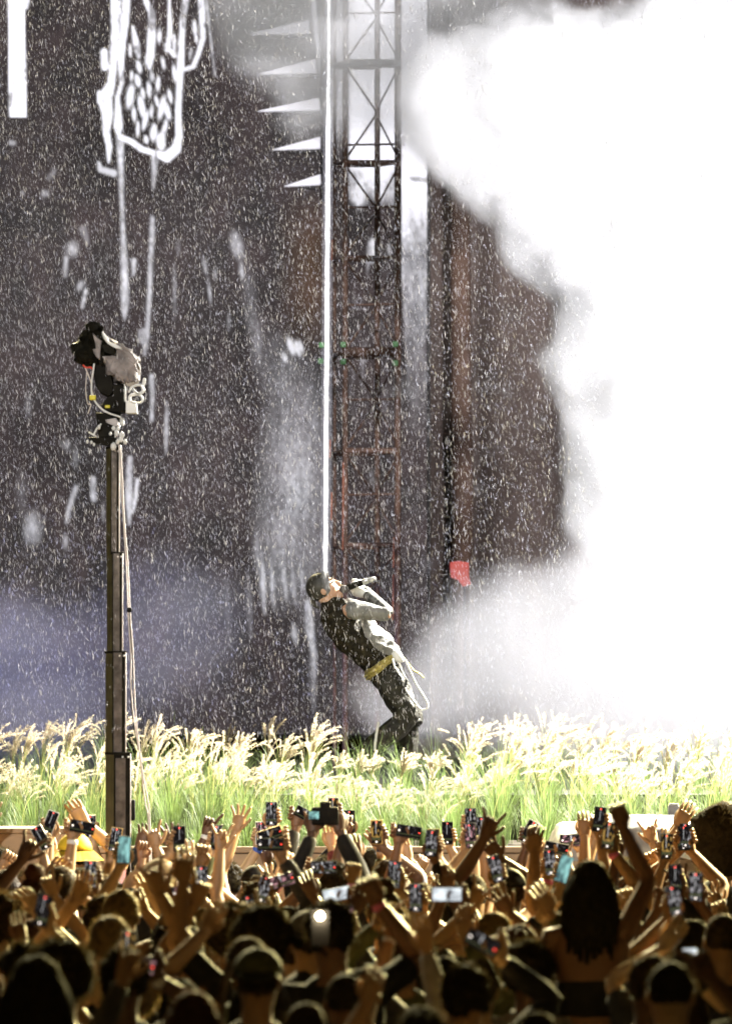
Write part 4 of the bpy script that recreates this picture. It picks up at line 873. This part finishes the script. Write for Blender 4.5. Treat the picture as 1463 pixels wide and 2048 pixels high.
for p in people:
    r = p['row']; Y = p['Y']; x = (p['px'] - HX) * Y / F
    hair = p.get('hair') or (rnd.choice(hk), rnd.choice(hcx)); hat = p.get('hat')
    if hat is None and 'hair' not in p and rnd.random() < .06: hat = ('cap', rnd.choice(['black', 'white', 'olive', 'red', 'grey', 'navy']), 1)[: (3 if rnd.random() < .6 else 2)]
    if hat: hair = (rnd.choice(['buzz', 'long']) if r > 1 else 'buzz', hair[1])
    shirt = rnd.choice(shs); skin = rnd.choice([0, 1, 1, 2, 2, 3, 4]); H = p.get('H') or rnd.gauss(1.70, .07); H = max(1.56, min(1.98, H))
    pr = 1.3 if r < 5 else (1.15 if r < 8 else (.8 if r < 11 else .2))
    for sx in (-1, 1):
        if sx not in p['arms'] and rnd.random() < pr * .75 and 'calm' not in p:
            hz = min(2.1, H * rnd.uniform(1.0, 1.2)) if r < 5 else H * rnd.uniform(.98, 1.14)
            po = rnd.choice(['grip', 'relaxed', 'fist', 'open', 'fist', 'relaxed', 'horns', 'point']); tp_ = Vector((x + sx * rnd.uniform(.08, .3), Y + rnd.uniform(.1, .3), hz))
            p['arms'][sx] = [tp_, po, rnd.choice(['scene', 'dim', 'dim', 'scene', 'pink', 'gold']) if po == 'grip' else None, rnd.uniform(-.25, .25), rnd.random() < .25, rnd.choice(['black', 'black', 'silver', 'gold', 'white'])]
    arms = {}
    for sx, a in p['arms'].items():
        tgt, pose, scr, tilt, land, case = a
        need = (tgt.z - .12) / 1.19
        if 'H' not in p and need > H: H = min(1.93, need)
        off = Vector((0, .015, -.10 if not land else -.07)) if pose == 'grip' else Vector((0, 0, -.08))
        if land and pose == 'grip': off = off + Vector((sx * .055, 0, 0))
        arms[sx] = (tgt + off, pose, Vector((0, -1, 0)) if pose == 'grip' else Vector((rnd.uniform(-.5, .5), rnd.choice([-1, 1]), 0)))
    sleeve = rnd.choice(['short', 'short', 'short', 'long', 'none', 'none']); band = (random.choice(list(arms)), rnd.choice(['blue', 'pink', 'white'])) if arms and rnd.random() < .3 and sleeve != 'long' else None
    pp = make_person(x, Y, H, skin, hair[0], hair[1], shirt, arms, hat=hat, sleeve=sleeve, band=band, lean=rnd.uniform(-1, 1))
    ph = place_phrase(p, people)
    head = (f'{hat[1]} {"bucket hat" if hat[0] == "bucket" else "cap"}' if hat else hname[hair[0]].format(c=hair[1]))
    act = 'hands down'
    if arms: act = 'filming' if any(a[2] for a in p['arms'].values()) else ('arms up' if len(arms) > 1 else 'arm up')
    tag(pp.o, f'{head}, {act}, {ph}', 'person', 'concertgoers standing in the crowd')
    cnt = 0
    for sx, a in p['arms'].items():
        if not a[2]: continue
        wr, h, nr = pp.hands[sx]; c = wr + Vector((0, -.022, 0)) + h * (.095 if not a[4] else .075) - (Vector((sx * .05, 0, 0)) if a[4] else Vector())
        desc = {'scene': 'phone filming', 'dim': 'dim phone', 'white': 'glaring white phone', 'cyan': 'pale cyan phone', 'gold': 'gold-lit phone', 'pink': 'pink-lit phone'}[a[2]]
        hd = ', other hand' if cnt else ''
        phone(c, a[3], a[4], a[2], a[5], f'{desc}{hd} of person {ph}', yaw=rnd.uniform(-.2, .2), pitch=rnd.uniform(-.12, .12)); cnt += 1

# --- woman on shoulders, near, arm raised in a fist
YW = 24.8
wx = at(1178, 1, YW).x
car = make_person(wx, YW, 1.74, 2, 'short', 'black', 'black', {}, sleeve='short'); tag(car.o, 'man carrying the long-haired woman on his shoulders', 'person')
head_top = at(1178, 1722, YW).z; Hw = 1.66; sc_w = Hw / 1.75
bz = head_top - 1.76 * sc_w
wfist = at(1240, 1632, YW + .1)
wm = make_person(wx, YW - .06, Hw, 3, 'long', 'black', 'black', {1: (wfist + Vector((.01, 0, -.05)), 'fist', Vector((0, 1, 0))), -1: None}, base=bz, seated=True, sleeve='none')
tag(wm.o, 'long-haired woman raised above the crowd on shoulders with one fist up', 'person')
# --- big camera held up near the light line
cx_ = at(650, 1632, 31.0); dc = empty('dslr_camera', cx_, 'black camera with big lens and lit cyan display held above the crowd', 'camera')
child(box('camera_body', cx_, (.15, .07, .10), M_black, bev=.012), dc); child(box('prism_hump', cx_ + Vector((0, 0, .06)), (.06, .06, .04), M_black, bev=.01), dc)
tubeobj('lens', [cx_ + Vector((0, .03, 0)), cx_ + Vector((0, .2, .01))], [.045, .05], M_black, dc, 16, k=1); child(box('display', cx_ + Vector((-.062, -.04, .005)), (.055, .006, .042), SCR['cyan'][0], bev=.002), dc)
dp = min((p for p in people if 3 <= p['row'] <= 3), key=lambda p: abs(p['px'] - 665))
pp = make_person(at(668, 1, 30.7).x, 30.75, 1.84, 4, 'curly', 'black', 'black', {1: (cx_ + Vector((.085, -.01, -.09)), 'grip', Vector((-.3, 1, 0))), -1: (cx_ + Vector((-.07, .0, -.10)), 'grip', Vector((0, 1, 0)))}, sleeve='long')
tag(pp.o, 'photographer in black holding a camera with big lens overhead', 'person')
# --- phone torch
tcx = at(640, 1856, 23.3); th_ = empty('phone_torch', tcx, 'phone with its white flashlight shining back over the crowd', 'phone')
child(box('case', tcx, (.075, .009, .15), M_case['black'], bev=.003), th_)
bm = bmesh.new(); ball(bm, tcx + Vector((.0, -.008, .05)), (.015, .005, .015), 2); tl = bpy.data.lights.new('torch_light', 'POINT'); tl.energy = 3; tl.color = (1, .8, .5); tl.shadow_soft_size = .01; tlo = bpy.data.objects.new('torch_light', tl); COL.objects.link(tlo); tlo.location = tcx + Vector((0, -.03, .05))
child(obj('flashlight', bm, emat('flashlight_glow', (1, .85, .6), 70)), th_)

# ------------------------------------------------------------------ the singer
YP = 40.0
Z4 = lambda x, y, dy=0.0: at(560 + x * .2324, 1100 + y * .2324, YP) + Vector((0, dy, 0))
M_skin = mat('warm_skin', (.42, .25, .16), .5, 0, .1, 10); M_vest = mat('black_vest', (.017, .014, .008), .7, 0, .95, 26, 1.0, spec=.15)
M_slv = mat('grey_sleeve', (.17, .17, .165), .7, 0, .35, 20, .8)
M_fore = mat('dark_grey_forearm_sleeve', (.09, .09, .085), .6, 0, .8, 34, .5); M_trs = mat('black_trousers', (.017, .016, .011), .55, 0, .9, 18, 1.0, spec=.3)
M_dur = mat('black_durag', (.03, .028, .022), .6, 0, .5, 14, .4); M_bnd = mat('grey_headband', (.30, .30, .32), .7, 0, .1); M_belt = mat('gold_studded_belt', (.5, .42, .14), .35, .7, .4, 60, .6)
def rem(name, bm, m, vox, parent=None, sm=4):
    o = obj(name, bm, m); md = o.modifiers.new('r', 'REMESH'); md.mode = 'VOXEL'; md.voxel_size = vox; md.use_smooth_shade = True
    if sm: s_ = o.modifiers.new('s', 'SMOOTH'); s_.iterations = sm; s_.factor = .5
    if parent is not None: child(o, parent)
    return o
bm = bmesh.new(); D = Vector
hcn = Z4(372, 335); fdir = D((.80, 0, .42)).normalized(); updir = D((-.42, 0, .80)).normalized(); sid = D((0, 1, 0))   # face looks towards +X and up
HR = Matrix((fdir, sid, updir)).transposed()
def hp(f_, s_, u_): return hcn + fdir * f_ + sid * s_ + updir * u_
ball(bm, hp(-.01, 0, .015), (.098, .077, .095), 3, rot=HR); ball(bm, hp(.035, 0, -.035), (.068, .062, .085), 3, rot=HR); ball(bm, hp(.074, 0, -.098), (.034, .035, .028), 2, rot=HR)
tube(bm, [hp(.085, 0, .022), hp(.122, 0, -.018), hp(.10, 0, -.034)], [.011, .015, .012], 8); ball(bm, hp(.098, 0, -.052), (.016, .024, .009), 2, rot=HR); ball(bm, hp(.096, 0, -.080), (.015, .022, .009), 2, rot=HR)
ball(bm, hp(.082, 0, .035), (.016, .05, .010), 2, rot=HR)
for s_ in (-1, 1):
    ball(bm, hp(-.008, .078 * s_, -.02), (.020, .010, .032), 2, rot=HR)
    ball(bm, hp(.06, .045 * s_, -.02), (.025, .02, .022), 2, rot=HR)
tube(bm, [hp(-.02, 0, -.05), Z4(420, 445), Z4(440, 520), Z4(470, 580)], [.055, .056, .062, .09], 12)
# torso under clothes
torso = [Z4(455, 540), Z4(510, 610), Z4(600, 720), Z4(700, 830), Z4(800, 920), Z4(880, 1000), Z4(925, 1080)]
def torso_loft(bm_, g=0.0):
    tube(bm_, torso, [1] * 7, 18, [(.17 + g, .10 + g), (.185 + g, .115 + g), (.165 + g, .118 + g), (.145 + g, .108 + g), (.14 + g, .10 + g), (.15 + g, .108 + g), (.155 + g, .112 + g)], up=D((1, 0, 0)), k=3)
torso_loft(bm)
shR = Z4(640, 520, -.16); elR = Z4(925, 548, -.17); wrR = Z4(745, 385, -.07)
shL = Z4(600, 500, .16); elL = Z4(900, 520, .22); wrL = Z4(720, 340, .08)
arms_ = [([Z4(540, 560, -.09), shR, shR.lerp(elR, .5), elR, elR.lerp(wrR, .35), wrR], [.055, .062, .052, .042, .043, .028]), ([Z4(520, 540, .09), shL, shL.lerp(elL, .5), elL, elL.lerp(wrL, .35), wrL], [.055, .06, .048, .042, .040, .028])]
for P, R_ in arms_: tube(bm, P, R_, 12)
hip = Z4(925, 1070)
legR = [Z4(930, 1090, -.09), Z4(1010, 1250, -.11), Z4(1085, 1430, -.13), Z4(960, 1560, -.13), Z4(800, 1690, -.12), Z4(700, 1790, -.12)]
legL = [Z4(930, 1090, .09), Z4(1020, 1260, .12), Z4(1110, 1420, .13), Z4(1100, 1560, .14), Z4(1085, 1750, .14), Z4(1060, 1960, .14)]
legR += [Z4(590, 1935, -.12)]
for P, R_ in ((legR, [.085, .078, .060, .055, .05, .045, .036]), (legL, [.085, .078, .06, .056, .052, .038])):
    tube(bm, P, R_, 12); f0 = P[-1]; f0z = max(f0.z, 2.17); tube(bm, [f0 + D((-.03, 0, -.02)), f0 + D((.08, 0, -.05)), f0 + D((.19, 0, -.065))], [.045, .042, .028], 10)
singer = rem('person', bm, M_skin, .0075, None, 2)
singer.data.transform(Matrix.Translation(-Z4(850, 1990))); singer.location = Z4(850, 1990)
tag(singer, 'singer in black vest leaning far back and singing into a microphone', 'person')
bm = bmesh.new(); ball(bm, hp(.098, 0, -.066), (.014, .020, .006), 2, rot=HR); child(obj('mouth', bm, M_black), singer)
for s_ in (-1, 1):
    bm = bmesh.new(); ball(bm, hp(.082, .040 * s_, .012), (.010, .014, .006), 2, rot=HR); child(obj('eye', bm, M_black), singer)
    bm = bmesh.new(); tube(bm, [hp(.093, .018 * s_, .034), hp(.092, .04 * s_, .038), hp(.075, .06 * s_, .033)], [.004, .005, .003], 6); child(obj('eyebrow', bm, M_black), singer)
# hands as a separate fine mesh joined to the arms
bm = bmesh.new(); hand(bm, wrR, D((-.85, .1, .3)), D((0, .8, .5)), 1, 'fist', 0, 1.05); hand(bm, wrL, D((-.9, -.5, .25)), D((.3, -1, .3)), 1, 'fist', 0, 1.1)
child(obj('hands', bm, mat('pale_glove', (.55, .55, .53), .7, 0, .3, 12)), singer)
bm = bmesh.new(); torso_loft(bm, .012)
tube(bm, [Z4(395, 515), Z4(480, 520), Z4(560, 500)], [.08, .1, .08], 12)
for v in bm.verts: v.co += D((noise.noise(v.co * 16), noise.noise(v.co * 14 + D((3, 1, 1))), noise.noise(v.co * 15 + D((7, 2, 9))))) * .02
rem('vest', bm, M_vest, .008, singer, 1)
# pale shirt front under the open vest
bm = bmesh.new(); tube(bm, [Z4(700, 625), Z4(765, 715), Z4(845, 800), Z4(915, 875), Z4(965, 940)], [.085, .095, .098, .09, .07], 14, [(1.45, 1)] * 5, up=D((1, 0, 0)))
for v in bm.verts: v.co += D((noise.noise(v.co * 22), noise.noise(v.co * 25), noise.noise(v.co * 20 + D((7, 2, 9))))) * .035
rem('pale_shirt', bm, M_slv, .008, singer, 2)
for (P, R_) in arms_:
    bm = bmesh.new(); tube(bm, P[1:4], [r * 1.03 + .008 for r in R_[1:4]], 12); ball(bm, P[1], .072, 3)
    for v in bm.verts: v.co += D((noise.noise(v.co * 20), noise.noise(v.co * 22), noise.noise(v.co * 24))) * .012
    rem('sleeve', bm, M_slv, .008, singer, 2)
for (P, R_) in arms_:
    bm = bmesh.new(); tube(bm, P[3:], [r * 1.02 + .008 for r in R_[3:]], 12); rem('forearm_sleeve', bm, M_fore, .007, singer, 1)
bm = bmesh.new(); tube(bm, [wrR.lerp(elR, .05), wrR.lerp(elR, .13)], [.036, .038], 12, k=1); tube(bm, [wrR.lerp(elR, .18), wrR.lerp(elR, .24)], [.040, .041], 12, k=1); child(obj('bracelet', bm, M_white), singer)
bm = bmesh.new()
for P, R_ in ((legR, [.115, .10, .085, .085, .08, .075, .065]), (legL, [.115, .105, .088, .085, .08, .07])): tube(bm, P, R_, 14)
tube(bm, [Z4(870, 1010), Z4(905, 1070), Z4(940, 1130)], [.13, .145, .12], 14, [(1.1, .85)] * 3, up=D((1, 0, 0)))
for v in bm.verts: v.co += D((noise.noise(v.co * 11), noise.noise(v.co * 12 + D((3, 1, 1))), noise.noise(v.co * 13 + D((7, 2, 9))))) * .03
rem('trousers', bm, M_trs, .009, singer, 1)
bm = bmesh.new(); vs = ball(bm, hp(-.012, 0, .022), (.107, .086, .102), 3, rot=HR)
bmesh.ops.delete(bm, geom=[v for v in vs if (v.co - hp(.02, 0, .012)).dot((fdir * 1.0 - updir * .75).normalized()) > .022], context='VERTS'); bmesh.ops.solidify(bm, geom=bm.faces[:], thickness=.006)
tube(bm, [hp(-.10, 0, -.03), hp(-.11, .0, -.07), hp(-.09, 0, -.11)], [.02, .016, .008], 8)
child(obj('durag', bm, M_dur), singer)
bm = bmesh.new()   # headband ring
ring = []; 
for j, (off, rad_) in enumerate(((-.026, 1.05), (0, 1.06), (.024, 1.04))):
    nrm = (fdir * .78 - updir * .3).normalized(); up2 = nrm.cross(sid).normalized(); c0 = hp(.005, 0, .03) + nrm * (.032 + off); rr0 = math.sqrt(max(.0001, 1 - ((.035 + off) / .105) ** 2))
    ring.append([bm.verts.new(c0 + sid * (math.cos(a) * .086 * rad_ * rr0) + up2 * (math.sin(a) * .102 * rad_ * rr0)) for a in [i * math.pi / 14 for i in range(28)]])
for a, b in zip(ring, ring[1:]):
    for i in range(28): bm.faces.new((a[i], a[(i + 1) % 28], b[(i + 1) % 28], b[i]))
bmesh.ops.solidify(bm, geom=bm.faces[:], thickness=.005); child(obj('headband', bm, M_bnd), singer)
# belt
bm = bmesh.new(); bc0 = Z4(868, 998); ax = (Z4(925, 1080) - Z4(800, 920)).normalized(); tube(bm, [bc0 - ax * .014, bc0 + ax * .016], [1, 1], 28, [(.172, .142)] * 2, up=D((1, 0, 0)), k=1); child(obj('belt', bm, M_belt), singer)
for i in range(26):
    a = math.pi * i / 25; s_ = ax.cross(D((1, 0, 0)) - ax * ax.x).normalized(); u_ = (D((1, 0, 0)) - ax * ax.x).normalized()
    for off in (-.012, .012):
        b_ = bmesh.new(); ball(b_, bc0 + ax * off + (D((0, -1, 0)) * math.sin(a) * .174 + u_ * math.cos(a) * .143), .0065, 1); child(obj('stud', b_, M_belt), singer)
tubeobj('white_cord', [Z4(*p, -.17) for p in ((965, 940), (985, 1010), (1030, 1110), (1090, 1220), (1170, 1330), (1215, 1372), (1262, 1358), (1262, 1310), (1215, 1230), (1165, 1150), (1110, 1030), (1080, 950))], .007, M_white, singer, 8)
bm = bmesh.new(); tube(bm, [Z4(985, 880, -.1), Z4(1010, 920, -.1), Z4(1050, 950, -.08)], [.03, .04, .02], 10); child(obj('belt_cloth', bm, M_white), singer)
tubeobj('chain', [Z4(*p, -.12) for p in ((1060, 930), (1110, 990), (1150, 1040), (1190, 1060), (1230, 1098))], .006, M_belt, singer, 8)
tubeobj('trouser_stripe', [Z4(*p, -.20) for p in ((845, 1480), (832, 1560), (818, 1650), (812, 1720))], .010, M_white, singer, 8)
for P in (legR, legL):
    bm = bmesh.new(); f0 = P[-1]; tube(bm, [f0 + D((-.05, 0, -.03)), f0 + D((.06, 0, -.05)), f0 + D((.2, 0, -.065))], [.058, .055, .038], 12); child(obj('shoe', bm, M_black), singer)
# microphone
mc = empty('microphone', Z4(560, 325, -.05), 'black handheld microphone held to the mouth of the singer', 'microphone')
tubeobj('handle', [Z4(585, 325, -.12), Z4(700, 285, -.12), Z4(770, 262, -.12)], [.024, .019, .017], M_black, mc, 14, k=2)
tubeobj('silver_band', [Z4(712, 281, -.12), Z4(755, 267, -.12)], [.022, .021], mat('silver', (.6, .6, .6), .3, .6), mc, 14, k=1); tubeobj('antenna_end', [Z4(765, 264, -.12), Z4(812, 248, -.12)], [.019, .015], mat('grey_end', (.35, .35, .34), .5), mc, 14, k=1)
bm = bmesh.new(); ball(bm, Z4(548, 338, -.10), (.032, .030, .030), 3); child(obj('grille', bm, M_greym), mc)
